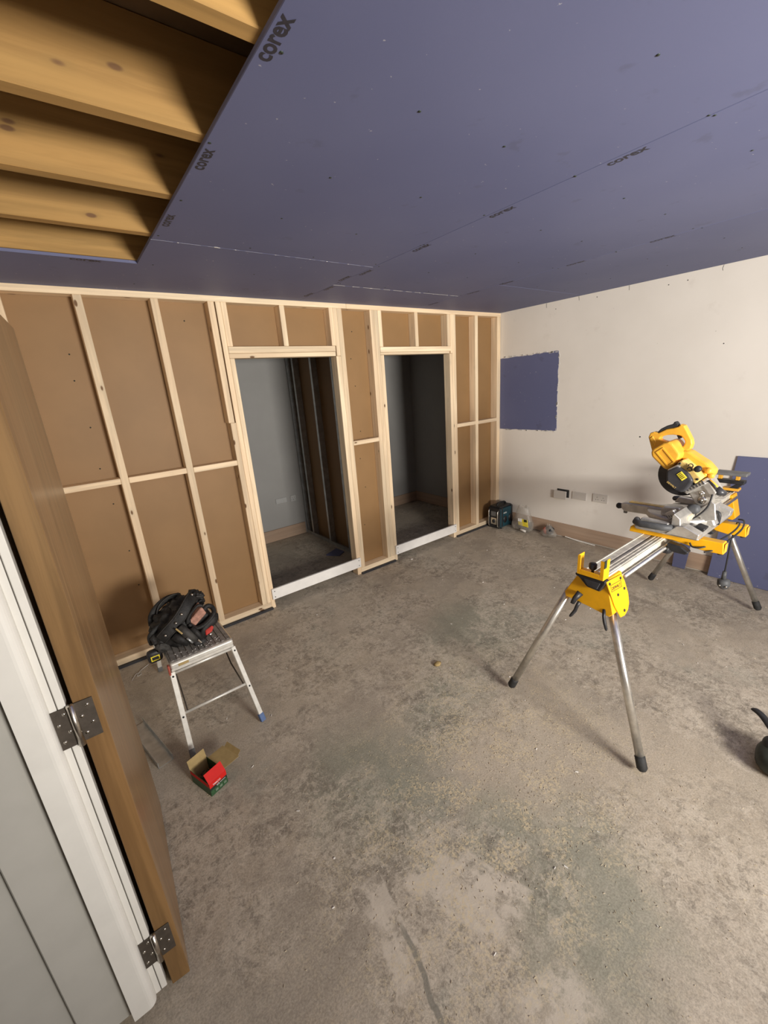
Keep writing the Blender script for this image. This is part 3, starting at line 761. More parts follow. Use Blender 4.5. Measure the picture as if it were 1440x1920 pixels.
# arm from motor to pivot
ar = MB().prism([(-2.312, 1.268), (-2.332, 1.293), (-2.360, 1.291), (-2.421, 1.251), (-2.446, 1.236), (-2.481, 1.198), (-2.479, 1.172), (-2.452, 1.135), (-2.423, 1.165), (-2.365, 1.217)], 0, XC-.045, XC+.04, .009, seg=2).build('head_arm', 'yellow_plastic', saw)
for y, z, r in ((-2.462, 1.200, .017), (-2.476, 1.176, .015), (-2.448, 1.178, .014)):
    MB().lump((XC-.052, y, z), (r*.9, r, r), 2, .05, sub=2, p=2.3).build('arm_boss', 'yellow_plastic', ar)
MB().tube([(XC-.118, -2.437, 1.222), (XC-.128, -2.438, 1.222), (XC-.148, -2.440, 1.223), (XC-.153, -2.440, 1.223)], [.010, .0165, .0165, .012], 12).build('depth_knob', 'black_plastic', saw)
m = MB()
for cy_, cz_ in ((-2.402, 1.232), (-2.399, 1.213)):
    m.tube([(XC-.122, cy_+.010*math.cos(a*math.pi/8), cz_+.010*math.sin(a*math.pi/8)) for a in range(14)], .0026, 6)
m.build('cable_clip', 'black_plastic', saw)
MB().tube([(XC-.05, -2.466, 1.150), (XC-.055, -2.485, 1.134), (XC-.055, -2.505, 1.116)], [.011, .0145, .013], 12).build('rail_grip', 'yellow_plastic', saw)
MB().tube([(XC-.05, -2.505, 1.112), (XC-.05, -2.525, 1.095), (XC-.04, -2.545, 1.090)], [.018, .020, .012], 12).build('rail_end', 'dark_guard', saw)
MB().tube([(XC-.062, -2.448, 1.142), (XC-.070, -2.475, 1.152), (XC-.070, -2.500, 1.130), (XC-.062, -2.512, 1.105)], .0055, 8).build('power_lead', 'cable_black', saw)
# D handle
outer = [(-2.152, 1.352), (-2.159, 1.376), (-2.176, 1.383), (-2.200, 1.378), (-2.235, 1.399), (-2.269, 1.407), (-2.290, 1.415), (-2.301, 1.427), (-2.318, 1.421), (-2.336, 1.391), (-2.359, 1.350), (-2.365, 1.326), (-2.361, 1.301), (-2.344, 1.287), (-2.317, 1.272), (-2.286, 1.275), (-2.235, 1.285), (-2.180, 1.270)]
inner = [(-2.211, 1.346), (-2.212, 1.350), (-2.216, 1.356), (-2.223, 1.361), (-2.245, 1.368), (-2.270, 1.371), (-2.285, 1.370), (-2.297, 1.369), (-2.309, 1.366), (-2.320, 1.355), (-2.330, 1.340), (-2.331, 1.327), (-2.327, 1.316), (-2.315, 1.302), (-2.299, 1.293), (-2.284, 1.305), (-2.256, 1.330), (-2.220, 1.339)]
dh = MB().ring_prism(outer, inner, 0, XC-.022, XC+.022)
bmesh.ops.bevel(dh.bm, geom=[e for e in dh.bm.edges if abs(e.verts[0].co.x-e.verts[1].co.x) < 1e-6 and e.calc_face_angle(0) > 1.2], offset=.007, segments=3, affect='EDGES', profile=.5)
dh = dh.build('handle', 'yellow_plastic', saw)
MB().prism([(-2.192, 1.380), (-2.209, 1.401), (-2.238, 1.419), (-2.264, 1.428), (-2.268, 1.440), (-2.277, 1.441), (-2.290, 1.424), (-2.287, 1.413), (-2.265, 1.407), (-2.232, 1.399), (-2.203, 1.380)], 0, XC-.017, XC+.017, .004, seg=2).build('handle_grip', 'black_rubber', dh)
MB().prism([(-2.285, 1.368), (-2.308, 1.369), (-2.316, 1.359), (-2.297, 1.347)], 0, XC-.011, XC+.011, .002).build('trigger', 'black_plastic', dh)
MB().prism([(-2.160, 1.345), (-2.175, 1.362), (-2.196, 1.330), (-2.19, 1.30)], 0, XC-.026, XC-.020, .003).build('handle_rib', 'yellow_plastic', dh)
# cable looping below the base and hanging plug
cab = [(XC-.075, -2.500, 1.085), (XC-.085, -2.490, 1.020), (XC-.095, -2.455, .965), (XC-.10, -2.415, .930), (XC-.12, -2.40, .915)]
MB().tube(spline(cab), .0042, 8).build('power_lead', 'cable_black', saw)
cab = [(-1.705, -2.478, .862), (-1.712, -2.495, .846), (-1.705, -2.535, .852), (-1.62, -2.575, .875), (-1.50, -2.60, .895), (-1.38, -2.595, .900), (-1.30, -2.57, .885), (-1.262, -2.555, .84), (-1.262, -2.553, .80), (-1.275, -2.552, .76), (-1.28, -2.552, .66), (-1.28, -2.551, .575)]
MB().tube(spline(cab), .0042, 8).build('power_lead', 'cable_black', saw)
cab = [(-1.715, -2.545, .832), (-1.68, -2.585, .848), (-1.60, -2.60, .865), (-1.45, -2.62, .895), (-1.32, -2.60, .905), (-1.29, -2.57, .900)]
MB().tube(spline(cab), .0042, 8).build('power_lead', 'cable_black', saw)
pg = MB().tube([(-1.28, -2.551, .578), (-1.28, -2.551, .53)], [.010, .012], 10).tube([(-1.28, -2.552, .531), (-1.28, -2.553, .524), (-1.28, -2.556, .495), (-1.28, -2.558, .478), (-1.28, -2.559, .470)], [.016, .030, .031, .022, .012], 14).build('plug', 'dark_rubber', saw)
for a, b in ((-1.300, -2.575), (-1.300, -2.545)):
    MB().cyl((a-.005, b, .500), (a-.014, b, .498), .005, 8).build('plug_pin', 'steel_bright', pg)
m = MB()
for y, z in ((-2.459, .942), (-2.474, .905)): m.tube([(-1.23, y, z), (-1.235, y-.01, z-.02), (-1.235, y-.012, z-.045)], [.010, .008, .006], 8)
m.build('clamp_lever', 'black_plastic', saw)

# ---- step stool / hop-up
stool = tag(E('step_stool', (-3.785, -.69, 0)), 'folding aluminium step stool carrying the tool belt near the stud wall', 'step stool')
XL, XR, YF, YB, ZT = -3.945, -3.630, -1.005, -.40, .480
tp = MB().box((XL+.004, YF+.012, ZT-.016), (XR-.004, YB, ZT-.002), .002).build('platform', 'stripe_tread', stool)
for i in range(11):
    x = XL+.018 + i*.0278
    MB().box((x-.006, YF+.014, ZT-.0025), (x+.006, YB-.004, ZT+.0015)).build('tread_rib', 'stripe_tread', tp)
m = MB().box((XL, YF-.012, ZT-.034), (XR, YF+.013, ZT-.001), .009, None, 3)
m.box((XL, YF-.006, ZT-.048), (XR, YF+.008, ZT-.0345), .002); fe = m.build('front_edge', 'aluminium_bright', stool)
MB().box((XL+.035, YF-.0126, ZT-.026), (XL+.085, YF-.0115, ZT-.012)).build('worn_label', 'cardboard', fe)
MB().box((XL, YB-.02, ZT-.046), (XR, YB+.004, ZT-.003), .003).build('back_edge', 'aluminium', stool)
for x in (XL+.002, XR-.002): MB().box((x-.004, YF+.01, ZT-.045), (x+.004, YB, ZT-.004), .001).build('side_rail', 'aluminium', stool)
MB().box((XL-.014, YF-.012, ZT-.062), (XL-.004, YF+.012, ZT-.006), .003).build('side_cap', 'red_plastic', stool)
def sleg(a, b, foot):
    a = Vector(a); b = Vector(b); d = (b-a).normalized()
    M_ = d.to_track_quat('Z', 'Y').to_matrix().to_4x4(); M_.translation = a; L = (b-a).length
    l = MB().box((-.0125, -.009, 0), (.0125, .009, L-.035), .002, M_).build('leg', 'aluminium_bright', stool)
    MB().box((-.0142, -.0105, L-.05), (.0142, .0105, L-.004), .002, M_).build('rubber_foot', foot, l)
    for f in (.05, .52): MB().cyl(M_ @ Vector((0, -.0115, L*f)), M_ @ Vector((0, .0115, L*f)), .005, 8).build('rivet', 'black_plastic', l)
sleg((-3.943, -1.004, ZT-.050), (-3.958, -1.150, .004), 'grey_plastic'); sleg((-3.637, -1.004, ZT-.050), (-3.590, -1.160, .004), 'blue_rubber')
sleg((-3.943, -.405, ZT-.040), (-3.952, -.245, .004), 'grey_plastic'); sleg((-3.637, -.405, ZT-.040), (-3.595, -.245, .004), 'blue_rubber')
for za in (ZT-.058, .222):
    t = (ZT-.050-za)/(ZT-.05); yy = -1.006-.148*t; xa = -3.943-.015*t; xb = -3.637+.047*t
    MB().tube([(xa, yy+.002, za), (xb, yy+.002, za)], .0075, 10).build('cross_bar', 'aluminium_bright', stool)
MB().tube([(-3.95, -.33, .222), (-3.613, -.33, .222)], .0075, 10).build('cross_bar', 'aluminium', stool)
MB().tube([(-3.925, -1.075, .228), (-3.92, -.95, .30), (-3.92, -.80, .40)], .004, 6).build('brace', 'steel_hinge', stool)
MB().tube([(-3.635, -1.075, .228), (-3.65, -.95, .30), (-3.65, -.80, .40)], .004, 6).build('brace', 'steel_hinge', stool)

# ---- tool belt heaped on the stool
tb = tag(E('tool_belt', (-3.80, -.78, ZT)), 'heap of black leather tool belt and pouches on the step stool', 'tool belt')
def R3(x, y, z): return (Matrix.Rotation(math.radians(z), 3, 'Z') @ Matrix.Rotation(math.radians(y), 3, 'Y') @ Matrix.Rotation(math.radians(x), 3, 'X'))
MB().lump((-3.86, -.78, .562), (.095, .10, .074), 1, .34, 3.4, 3.6, R3(10, -28, 10), 4).build('main_pouch', 'black_leather', tb)
MB().lump((-3.815, -.72, .615), (.075, .065, .058), 2, .36, 3.6, 3.4, R3(-10, -20, 25), 4).build('rear_pouch', 'grey_leather', tb)
bk = MB().lump((-3.718, -.72, .640), (.040, .040, .044), 5, .4, 3.4, 3.2, R3(0, 25, 0), 4).build('buckle_pouch', 'black_leather', tb)
MB().tube(spline([(-3.735, -.765, .655), (-3.715, -.77, .672), (-3.692, -.765, .660)], 5), .006, 8, flat=.6).build('buckle_strap', 'grey_leather', bk)
MB().tube(spline([(-3.722, -.765, .628), (-3.700, -.77, .640), (-3.680, -.76, .625)], 5), .007, 8, flat=.6).build('buckle_strap', 'black_leather', bk)
MB().lump((-3.935, -.80, .530), (.046, .070, .050), 7, .34, 3.2, 3.2, R3(0, -30, 0), 4).build('fixings_pouch', 'black_leather', tb)
MB().lump((-3.94, -.85, .500), (.034, .030, .030), 9, .4, 3.4, 3.0, None, 3).build('knife_sheath', 'grey_leather', tb)
# broad belt strap with bright rivets
sp_ = spline([(-3.945, -.872, .548), (-3.915, -.884, .578), (-3.86, -.884, .618), (-3.82, -.874, .652), (-3.775, -.845, .688), (-3.74, -.80, .700)], 6)
MB().tube(sp_, .031, 12, flat=.22, upv=(.5, -.3, -.8)).build('belt_strap', 'black_leather', tb)
for q_ in (.027, -.027):
    MB().tube([p + Vector((.5, -.3, -.8)).normalized()*q_ + Vector((0, -.006, .003)) for p in sp_], .0016, 5).build('strap_stitching', 'grey_leather', tb)
for p in ((-3.922, -.898, .576), (-3.862, -.900, .624), (-3.826, -.888, .656), (-3.745, -.815, .712)):
    MB().lump(p, (.0068, .0068, .0068), 1, 0, sub=2, p=2).build('rivet', 'steel_bright', tb)
MB().tube(spline([(-3.925, -.72, .60), (-3.912, -.70, .640), (-3.880, -.69, .672), (-3.83, -.70, .696), (-3.785, -.70, .690)], 6), .009, 8, flat=.5).build('carry_loop', 'grey_leather', tb)
MB().tube(spline([(-3.955, -.70, .56), (-3.945, -.69, .61), (-3.905, -.68, .650), (-3.85, -.68, .676), (-3.79, -.68, .672)], 6), .019, 8, flat=.4).build('back_strap', 'black_leather', tb)
MB().tube(spline([(-3.982, -.80, .505), (-3.985, -.82, .555), (-3.965, -.82, .582), (-3.91, -.80, .60)], 6), .016, 8, flat=.6).build('side_loop', 'black_leather', tb)
# open pouch with tan lining, thick rim and red tag
MB().lump((-3.748, -.815, .560), (.055, .055, .062), 4, .22, 3, 4.0, R3(0, 40, 0), 4).build('open_pouch', 'black_leather', tb)
ln = MB().prism([(-3.799, .595), (-3.722, .654), (-3.705, .608), (-3.772, .558)], 1, -.880, -.80, .004).build('pouch_lining', 'tan_lining', tb)
MB().tube(spline([(x, -.886, z) for x, z in ((-3.808, .592), (-3.803, .615), (-3.782, .642), (-3.742, .672), (-3.718, .660))], 5), .0085, 8).build('pouch_rim', 'black_leather', tb)
MB().tube(spline([(x, y, z) for x, y, z in ((-3.803, -.888, .588), (-3.778, -.90, .556), (-3.736, -.905, .560), (-3.696, -.90, .580), (-3.668, -.885, .603), (-3.668, -.86, .622), (-3.688, -.85, .634), (-3.712, -.86, .622))], 5), .0105, 8, flat=1.3).build('pouch_rim', 'black_leather', tb)
MB().tube(spline([(-3.757, -.905, .488), (-3.742, -.912, .522), (-3.708, -.908, .550), (-3.672, -.895, .565), (-3.660, -.87, .585)], 5), .024, 8, flat=.4).build('front_flap', 'black_leather', tb)
MB().prism([(-3.738, .534), (-3.700, .549), (-3.693, .536), (-3.706, .514), (-3.740, .503)], 1, -.927, -.917, .003).build('red_tag', 'red_tag', tb)
# holsters with hand tools
MB().tube([(-3.850, -.905, .600), (-3.828, -.925, .555), (-3.792, -.935, .498)], [.022, .027, .021], 10, flat=.8).build('holster', 'grey_leather', tb)
MB().tube([(-3.888, -.90, .560), (-3.858, -.915, .525), (-3.83, -.925, .498)], [.022, .024, .017], 10, flat=.8).build('holster', 'black_leather', tb)
MB().tube([(-3.800, -.915, .575), (-3.778, -.93, .53), (-3.768, -.935, .497)], [.017, .018, .014], 10, flat=.8).build('holster', 'black_leather', tb)
MB().tube([(-3.872, -.925, .607), (-3.850, -.938, .572)], .0045, 6).build('pencil', 'cardboard', tb)
MB().tube([(-3.787, -.955, .515), (-3.776, -.960, .494)], .0048, 6).build('tool_shank', 'steel_bright', tb)
MB().tube([(-3.835, -.948, .545), (-3.815, -.955, .510)], .006, 8).build('tool_shank', 'galvanised', tb)
MB().lump((-3.78, -.94, .494), (.03, .022, .014), 4, .2, sub=2).build('tool_grip', 'black_rubber', tb)
MB().lump((-3.715, -.915, .497), (.010, .010, .010), 4, .2, sub=2).build('buckle', 'steel_bright', tb)
m = MB()
for i in range(26):
    x = RND.uniform(XL+.03, XR-.04); y = RND.uniform(-.99, -.93); r = RND.uniform(.0015, .004)
    m.lump((x, y, ZT+.002), (r, r, r*.6), i, .3, sub=1)
tag(tag(m.build('crumbs', 'paper_edge'), 'pale crumbs scattered on the step stool tread', 'debris'), kind='stuff')
tb.location.z += .006
# tape measure hanging off the left end
tm = tag(E('tape_measure', (-3.972, -.83, .43)), 'black and yellow tape measure at the left end of the tool belt', 'tape measure')
MB().lump((-3.968, -.83, .458), (.036, .022, .034), 3, .03, p=4.5).build('case', 'black_plastic', tm)
fo = [(-3.990, .440), (-3.990, .468), (-3.948, .468), (-3.948, .440)]; fi2 = [(-3.985, .445), (-3.985, .463), (-3.953, .463), (-3.953, .445)]
MB().ring_prism(fo, fi2, 1, -.8545, -.850).build('yellow_rim', 'label_yellow', tm)

tm.location.x -= .020
# ---- screw box
bx = E('screw_box', (-3.93, -1.34, 0)); tag(bx, 'small open red and green cardboard screw box on the floor', 'box')
A0 = Vector((-3.948, -1.432, .0)); ang = math.radians(19)
U = Vector((math.cos(ang), math.sin(ang), 0)); V = Vector((-math.sin(ang), math.cos(ang), 0)); Zv = Vector((0, 0, 1))
LU, LV, HB = .088, .150, .072
def bp(a, b, c): return A0 + U*a + V*b + Zv*c
def panel(o, e1, e2, n_, th=.0012):
    m = MB(); o, e1, e2 = Vector(o), Vector(e1), Vector(e2); w = e1.cross(e2).normalized()*th
    q = [o, o+e1, o+e1+e2, o+e2]; vs = [m.bm.verts.new(p) for p in q] + [m.bm.verts.new(p - w) for p in q]
    for f in ((0, 1, 2, 3), (7, 6, 5, 4), (0, 4, 5, 1), (1, 5, 6, 2), (2, 6, 7, 3), (3, 7, 4, 0)): m.bm.faces.new([vs[i] for i in f])
    return m
fp = panel(bp(0, 0, .001), U*LU, Zv*(HB-.001), 0).build('front_side', 'green_print', bx)
panel(bp(0, LV, .001), -V*LV, Zv*(HB-.001), 0).build('left_side', 'green_print', bx)
panel(bp(LU, 0, .001), V*LV, Zv*(HB-.001), 0).build('right_side', 'green_print', bx)
panel(bp(LU, LV, .001), -U*LU, Zv*(HB-.001), 0).build('back_side', 'cardboard', bx)
panel(bp(.002, .002, .003), U*(LU-.004), V*(LV-.004), 0).build('bottom', 'cardboard', bx)
panel(bp(.0015, LV-.0015, .004), U*(LU-.003), Zv*(HB-.006), 0).build('inner_back', 'cardboard', bx)
panel(bp(.0015, .004, .004), V*(LV-.006), Zv*(HB-.006), 0).build('inner_left', 'cardboard', bx)
# red and black bands printed on the front
panel(bp(.0, -.0006, .046), U*LU, Zv*.026, 0, .0003).build('red_band', 'red_print', fp)
panel(bp(.0, -.0006, .032), U*LU, Zv*.014, 0, .0003).build('black_band', 'black_print', fp)
text('TIMCO', .040, bp(.036, -.0012, .055), U, Zv, 'white_print', fp, 'lettering', .015)
text('C2', .014, bp(.040, -.0012, .039), U, Zv, 'white_print', fp, 'lettering', .02)
panel(bp(.050, -.0012, .037), U*.030, Zv*.003, 0, .0002).build('print_line', 'paper_edge', fp)
for a in (.024, .046, .068): panel(bp(a, -.0010, .010), U*.013, Zv*.012, 0, .0002).build('printed_picture', 'faint_print', fp)
panel(bp(-.0004, LV*.98, .050), -V*(LV*.94), Zv*.02, 0, .0003).build('red_band', 'red_print', bx)
# flaps
panel(bp(0, .0, HB), U*LU, Zv*.038 + V*.030, 0).build('front_flap', 'red_print', bx)
panel(bp(LU, LV, HB), -U*LU, Zv*.045 + V*.010 , 0).build('back_flap', 'cardboard', bx)
lid = panel(bp(LU, .012, HB), U*.085 - Zv*.004, V*(LV-.024), 0).build('lid', 'cardboard', bx)
panel(bp(LU+.085, .020, HB-.004), U*.018+Zv*.016, V*(LV-.045), 0).build('tuck_flap', 'cardboard', lid)
m = MB()
for i in range(45):
    p = bp(RND.uniform(.015, LU-.015), RND.uniform(.015, LV-.02), RND.uniform(.006, .028)); d = Vector((RND.uniform(-1, 1), RND.uniform(-1, 1), RND.uniform(-.2, .2))).normalized()*.013
    m.tube([p-d, p+d], .002, 5)
sc_ = m.build('loose_screws', 'steel_hinge'); tag(sc_, 'loose screws inside the open screw box', 'screws', kind='stuff')

# ---- metal channel beside the door
mt = tag(E('metal_channel', (-4.10, -.92, 0)), 'grey metal channel offcut on the floor behind the oak door edge', 'metal channel')
a, b = Vector((-4.075, -1.09, 0)), Vector((-4.150, -.72, 0)); d = (b-a).normalized(); nrm = Vector((-d.y, d.x, 0)); 
Mm = Matrix(((d.x, nrm.x, 0, a.x), (d.y, nrm.y, 0, a.y), (0, 0, 1, .001), (0, 0, 0, 1)))
MB().box((0, -.035, 0), (.40, .035, .003), 0, Mm).build('web', 'galvanised', mt)
MB().box((0, -.037, .0), (.40, -.034, .034), 0, Mm).build('flange', 'galvanised', mt)
MB().box((0, .034, .0), (.40, .037, .034), 0, Mm).build('flange', 'galvanised', mt)

# ---- leaning boards by the right wall
def lean(name, pts_yz, xb, xt, z0, z1, lab):
    # board leaning on the wall: bottom at x=xb, top at x=xt
    m = MB(); f = lambda z: xb + (xt-xb)*(z-z0)/(z1-z0); th = .0125
    lo = [m.bm.verts.new((f(z)-th, y, z)) for y, z in pts_yz]; hi = [m.bm.verts.new((f(z), y, z)) for y, z in pts_yz]
    n = len(lo); fs_ = [m.bm.faces.new(lo), m.bm.faces.new(list(reversed(hi)))]
    for i in range(n): fs_.append(m.bm.faces.new((lo[(i+1) % n], lo[i], hi[i], hi[(i+1) % n])))
    bmesh.ops.recalc_face_normals(m.bm, faces=fs_)
    o = m.build(name, 'lavender_board', origin=(xb, sum(p[0] for p in pts_yz)/n, 0)); tag(o, lab, 'plasterboard'); return o
lean('leaning_board', [(-2.195, .004), (-2.245, 1.018), (-3.35, 1.018), (-3.35, .004)], -.055, -.002, .004, 1.018, 'large lavender plasterboard sheet leaning on the wall behind the saw')
lean('board_offcut', [(-1.930, .004), (-1.925, .330), (-2.045, .330), (-2.025, .004)], -.045, -.019, .004, .330, 'narrow lavender plasterboard offcut leaning under the mitre saw')

# ---- sockets
def socket(name, y0, y1, z0, z1, x, lab, mat, facing='x', tilt=0, detailed=True, grp=None):
    cy_, cz_ = (y0+y1)/2, (z0+z1)/2
    r = E(name, (x, cy_, cz_) if facing == 'x' else (cy_, x, cz_)); tag(r, lab, 'socket', grp)
    def B(d0, a0, c0, d1, a1, c1, nm, mt_, par, bev=0):
        if facing == 'x': q, w = (x-d0, a0, c0), (x-d1, a1, c1)
        else: q, w = (a0, x-d0, c0), (a1, x-d1, c1)
        return MB().box(q, w, bev).build(nm, mt_, par)
    p = B(.0005+tilt, y0, z0, .0105+tilt, y1, z1, 'faceplate', mat, r, .003)
    d = .0105+tilt; s_ = 1
    L = y1-y0
    for k in (.30, .70):
        c_ = y0+L*k
        if detailed:
            B(d, c_-.012, cz_+.012, d+.0012, c_-.006, cz_+.026, 'switch', mat, p)
            for dy, dz in ((0, .010), (-.011, -.014), (.011, -.014)):
                B(d, c_+dy-.0035, cz_+dz-.0025, d+.0006, c_+dy+.0035, cz_+dz+.0025, 'pin_slot', 'socket_slot', p)
    return r, p
r, p = socket('wall_socket', -.885, -.742, .434, .522, -.012, 'loose white double socket hanging from a black wall hole, leftmost of three', 'white_plastic', tilt=.012, detailed=False)
MB().box((-.0035, -.900, .450), (.0, -.765, .536)).build('wall_hole', 'socket_slot', r)
socket('wall_socket', -1.090, -.938, .452, .530, 0, 'white blanking plate flush on the wall, middle of three sockets', 'white_plastic', detailed=False)
socket('wall_socket', -1.303, -1.154, .458, .542, 0, 'white double socket with two switches, rightmost of three on the wall', 'white_plastic')
r, p = socket('wall_socket', -2.262, -2.120, .455, .520, 1.55, 'grey double plate on the back wall of the left closet', 'grey_socket', 'y', detailed=False)
socket('wall_socket', -2.070, -1.998, .448, .522, 1.55, 'single dark socket beside the double plate in the left closet', 'grey_socket', 'y', detailed=True)

# ---- radio in the corner
rd = tag(E('site_radio', (-.145, -.125, 0)), 'teal and black jobsite radio on the floor in the room corner', 'radio')
rx0, rx1, ry0, ry1 = -.262, -.030, -.212, -.040
body = MB().box((rx0+.012, ry0, .010), (rx1, ry1, .195), .012, None, 2).build('body', 'teal_plastic', rd)
MB().box((rx0+.030, ry0-.004, .020), (rx0+.055, ry1+.004, .205), .006).build('frame_band', 'black_plastic', rd)
MB().box((rx1-.020, ry0-.004, .0), (rx1+.008, ry1+.004, .205), .006).build('frame_band', 'black_plastic', rd)
ff = MB().box((rx0-.002, ry0+.004, .004), (rx0+.018, ry1-.004, .200), .006).build('front_panel', 'black_plastic', rd)
MB().box((rx0-.005, ry0+.050, .120), (rx0-.001, ry1-.045, .165), .002).build('display', 'grey_plastic', ff)
MB().box((rx0-.005, ry0+.045, .040), (rx0-.001, ry1-.045, .105), .003).build('control_plate', 'aluminium', ff)
MB().cyl((rx0-.014, -.126, .072), (rx0-.004, -.126, .072), .018, 14).build('tuning_knob', 'black_plastic', ff)
for y in (ry0+.022, ry1-.022):
    MB().tube([(rx0, y, .018), (rx0-.016, y, .030), (rx0-.016, y, .165), (rx0, y, .180)], .006, 10).build('guard_bar', 'aluminium', rd)
MB().tube([(rx1-.035, ry0-.002, .085), (rx1-.035, ry0-.006, .085)], .038, 18).build('speaker', 'black_plastic', rd)
MB().tube([(rx0+.095, ry0-.002, .085), (rx0+.095, ry0-.006, .085)], .034, 18).build('speaker', 'black_plastic', rd)
text('makita', .060, (-.165, ry0-.0012, .150), (1, 0, 0), (0, 0, 1), 'white_print', rd, 'lettering', .01)
hd = MB().box((rx0+.015, ry0+.01, .196), (rx1+.006, ry1-.01, .212), .006).build('top_frame', 'black_plastic', rd)
MB().tube(spline([(rx0+.05, -.126, .210), (rx0+.07, -.126, .228), (-.15, -.126, .233), (rx1-.04, -.126, .228), (rx1-.02, -.126, .210)], 5), .010, 8, flat=1.5).build('handle', 'black_plastic', rd)
for x in (rx0+.04, rx1-.01):
    for y in (ry0+.01, ry1-.01): MB().cyl((x, y, 0), (x, y, .012), .010, 8).build('foot', 'black_rubber', rd)

rd.scale = (1, 1, 1.27)
# ---- bags by the skirting
bg = tag(E('plastic_bag', (-.09, -.42, 0)), 'crumpled clear plastic bag with a yellow label by the skirting', 'bag')
def bagmesh(c, sx, sy, h, seed, tw=.55):
    m = MB(); rings = []; n = 22; k = 12
    for i in range(k+1):
        t = i/k; r = (1.0 if t < .3 else 1.0 - (t-.3)/.7*tw)
        if t < .08: r *= .86
        row = []
        for q in range(n):
            a = 2*math.pi*q/n; d = Vector((math.cos(a), math.sin(a), 0))
            w = 1 + .20*noise.noise(Vector((d.x*1.7+seed, d.y*1.7, t*3.2))) + .10*noise.noise(Vector((d.x*5+seed, d.y*5, t*7)))
            row.append(m.bm.verts.new((c[0]+d.x*sx*r*w, c[1]+d.y*sy*r*w, .004 + h*t + (.012*math.sin(a*5+seed) if i == k else 0))))
        rings.append(row)
    for i in range(k):
        for q in range(n): m.bm.faces.new((rings[i][q], rings[i][(q+1) % n], rings[i+1][(q+1) % n], rings[i+1][q]))
    m.bm.faces.new(list(reversed(rings[0]))); return m
bagmesh((-.105, -.42), .080, .120, .235, 3.0).build('bag_film', 'clear_bag', bg, smooth=True)
MB().lump((-.10, -.43, .050), (.055, .085, .042), 5, .3, sub=2).build('contents', 'grey_leather', bg)
MB().prism([(-.530, .062), (-.405, .068), (-.400, .128), (-.515, .134)], 0, -.176, -.170, .002).build('yellow_label', 'label_yellow', bg)
MB().prism([(-.450, .104), (-.402, .104), (-.400, .132), (-.450, .136)], 0, -.1775, -.1762).build('label_print', 'white_print', bg)
MB().prism([(-.515, .110), (-.475, .108), (-.475, .132), (-.510, .134)], 0, -.1775, -.1762).build('label_print', 'black_print', bg)
MB().tube([(-.185, -.44, .030), (-.17, -.50, .015)], .012, 8).build('white_tube', 'white_plastic', bg)
bg.scale = (1, 1.05, 1.22)
sb = tag(E('small_bag', (-.08, -.65, 0)), 'small clear bag with dark fittings beside the plastic bag', 'bag')
bagmesh((-.085, -.655), .052, .075, .105, 8.0, .75).build('bag_film', 'clear_bag', sb, smooth=True)
MB().lump((-.085, -.665, .055), (.030, .040, .038), 9, .4, 3, sub=2).build('contents', 'black_plastic', sb)
MB().lump((-.095, -.625, .050), (.022, .020, .034), 2, .3, 3, sub=2).build('contents', 'red_plastic', sb)
sb.location.y = -.73; sb.scale = (1.1, 1.15, 1.25)
st_ = MB().tube([(-.030, -.90, .020), (-.034, -1.05, .008), (-.040, -1.23, .006)], .006, 6, flat=.6).build('trim_strip', 'white_chip', origin=(-.034, -1.06, 0)); tag(st_, 'thin pale strip lying along the skirting under the sockets', 'strip')

# ---- closet offcut
oc = MB().prism([(-2.13, .667), (-2.035, .545), (-1.940, .60), (-1.955, .745)], 2, .001, .014).build('board_offcut', 'lavender_board', origin=(-2.02, .63, 0)); tag(oc, 'small plasterboard offcut on the dark floor of the left closet', 'plasterboard')

# ---- black tool cut by the right edge of the picture
bt = tag(E('hand_tool', (-1.93, -2.97, 0)), 'black rounded tool with a curved lever on the floor at the right edge', 'tool')
MB().lump((-1.955, -3.005, .050), (.10, .095, .050), 3, .06, 1.2, 2.6).build('body', 'dark_tool', bt)
MB().lump((-1.925, -2.965, .085), (.045, .045, .030), 5, .05, 1.2, 2.4).build('collar', 'black_plastic', bt)
MB().tube(spline([(-1.775, -2.852, .118), (-1.783, -2.862, .124), (-1.815, -2.893, .130), (-1.87, -2.935, .126), (-1.92, -2.975, .112)], 5), [.006]+[.014]*3+[.017]*16+[.018], 10, flat=.5, upv=(.7, -.7, 0)).build('lever', 'black_plastic', bt)

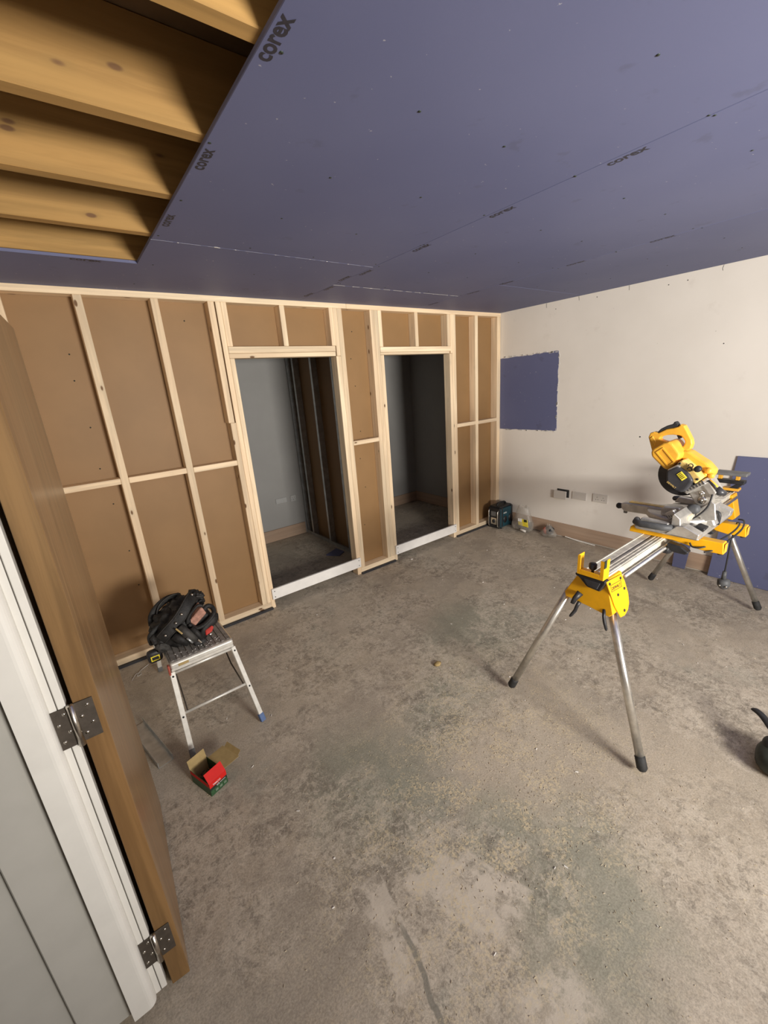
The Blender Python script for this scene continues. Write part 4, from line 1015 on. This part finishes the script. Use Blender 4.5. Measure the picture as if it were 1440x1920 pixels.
# ---- loose debris on the floor
chips = MB(); white = MB()
def chip(m, x, y, L, w, a, z=.0015):
    c_, s_ = math.cos(a), math.sin(a)
    p = [(-L, -w), (L, -w*.6), (L, w), (-L, w*.7)]
    lo = [m.bm.verts.new((x+c_*u-s_*v, y+s_*u+c_*v, .0003)) for u, v in p]; hi = [m.bm.verts.new((x+c_*u-s_*v, y+s_*u+c_*v, z+RND.uniform(0, .001))) for u, v in p]
    m.bm.faces.new(hi)
    for i in range(4): m.bm.faces.new((lo[i], lo[(i+1) % 4], hi[(i+1) % 4], hi[i]))
for i in range(1500):
    x = RND.gauss(-2.85, .42); y = RND.gauss(-2.25, .36)
    if x < -4.0 or y < -3.3 or y > -.1: continue
    chip(chips, x, y, RND.uniform(.001, .004), RND.uniform(.0004, .0009), RND.uniform(0, 6.3))
for i in range(420):
    x = RND.uniform(-4.0, -.1); y = RND.uniform(-3.2, -.08)
    chip(chips, x, y, RND.uniform(.0015, .005), RND.uniform(.0005, .0011), RND.uniform(0, 6.3))
for i in range(60):
    x = RND.uniform(-3.9, -.1); y = RND.uniform(-3.1, -.06)
    chip(white, x, y, RND.uniform(.0015, .007), RND.uniform(.0006, .002), RND.uniform(0, 6.3), .003)
tag(chips.build('sawdust_chips', 'wood_chip'), 'fine sawdust and wood slivers strewn over the concrete floor', 'sawdust', kind='stuff')
tag(white.build('plaster_crumbs', 'white_chip'), 'tiny white plaster crumbs scattered on the concrete floor', 'debris', kind='stuff')
for (x, y, sz, mt_, lab) in ((-2.546, -1.471, .024, 'cardboard', 'brown lump of dried plaster in the middle of the floor'), (-1.56, -.10, .014, 'white_plastic', 'small white nub on the floor beside the right opening')):
    o = MB().lump((x, y, sz*.35), (sz, sz*.7, sz*.4), 6, .5, 3, sub=2).build('plaster_lump', mt_, origin=(x, y, 0)); tag(o, lab, 'debris')
o = MB().tube(spline([(-4.12, -.22, .003), (-4.09, -.17, .005), (-4.065, -.165, .004), (-4.06, -.19, .004), (-4.085, -.195, .004), (-4.06, -.15, .006), (-4.0, -.10, .003)], 6), .0022, 5).build('wire_curl', 'paper_edge'); tag(o, 'curl of thin pale wire on the floor left of the stool', 'wire')
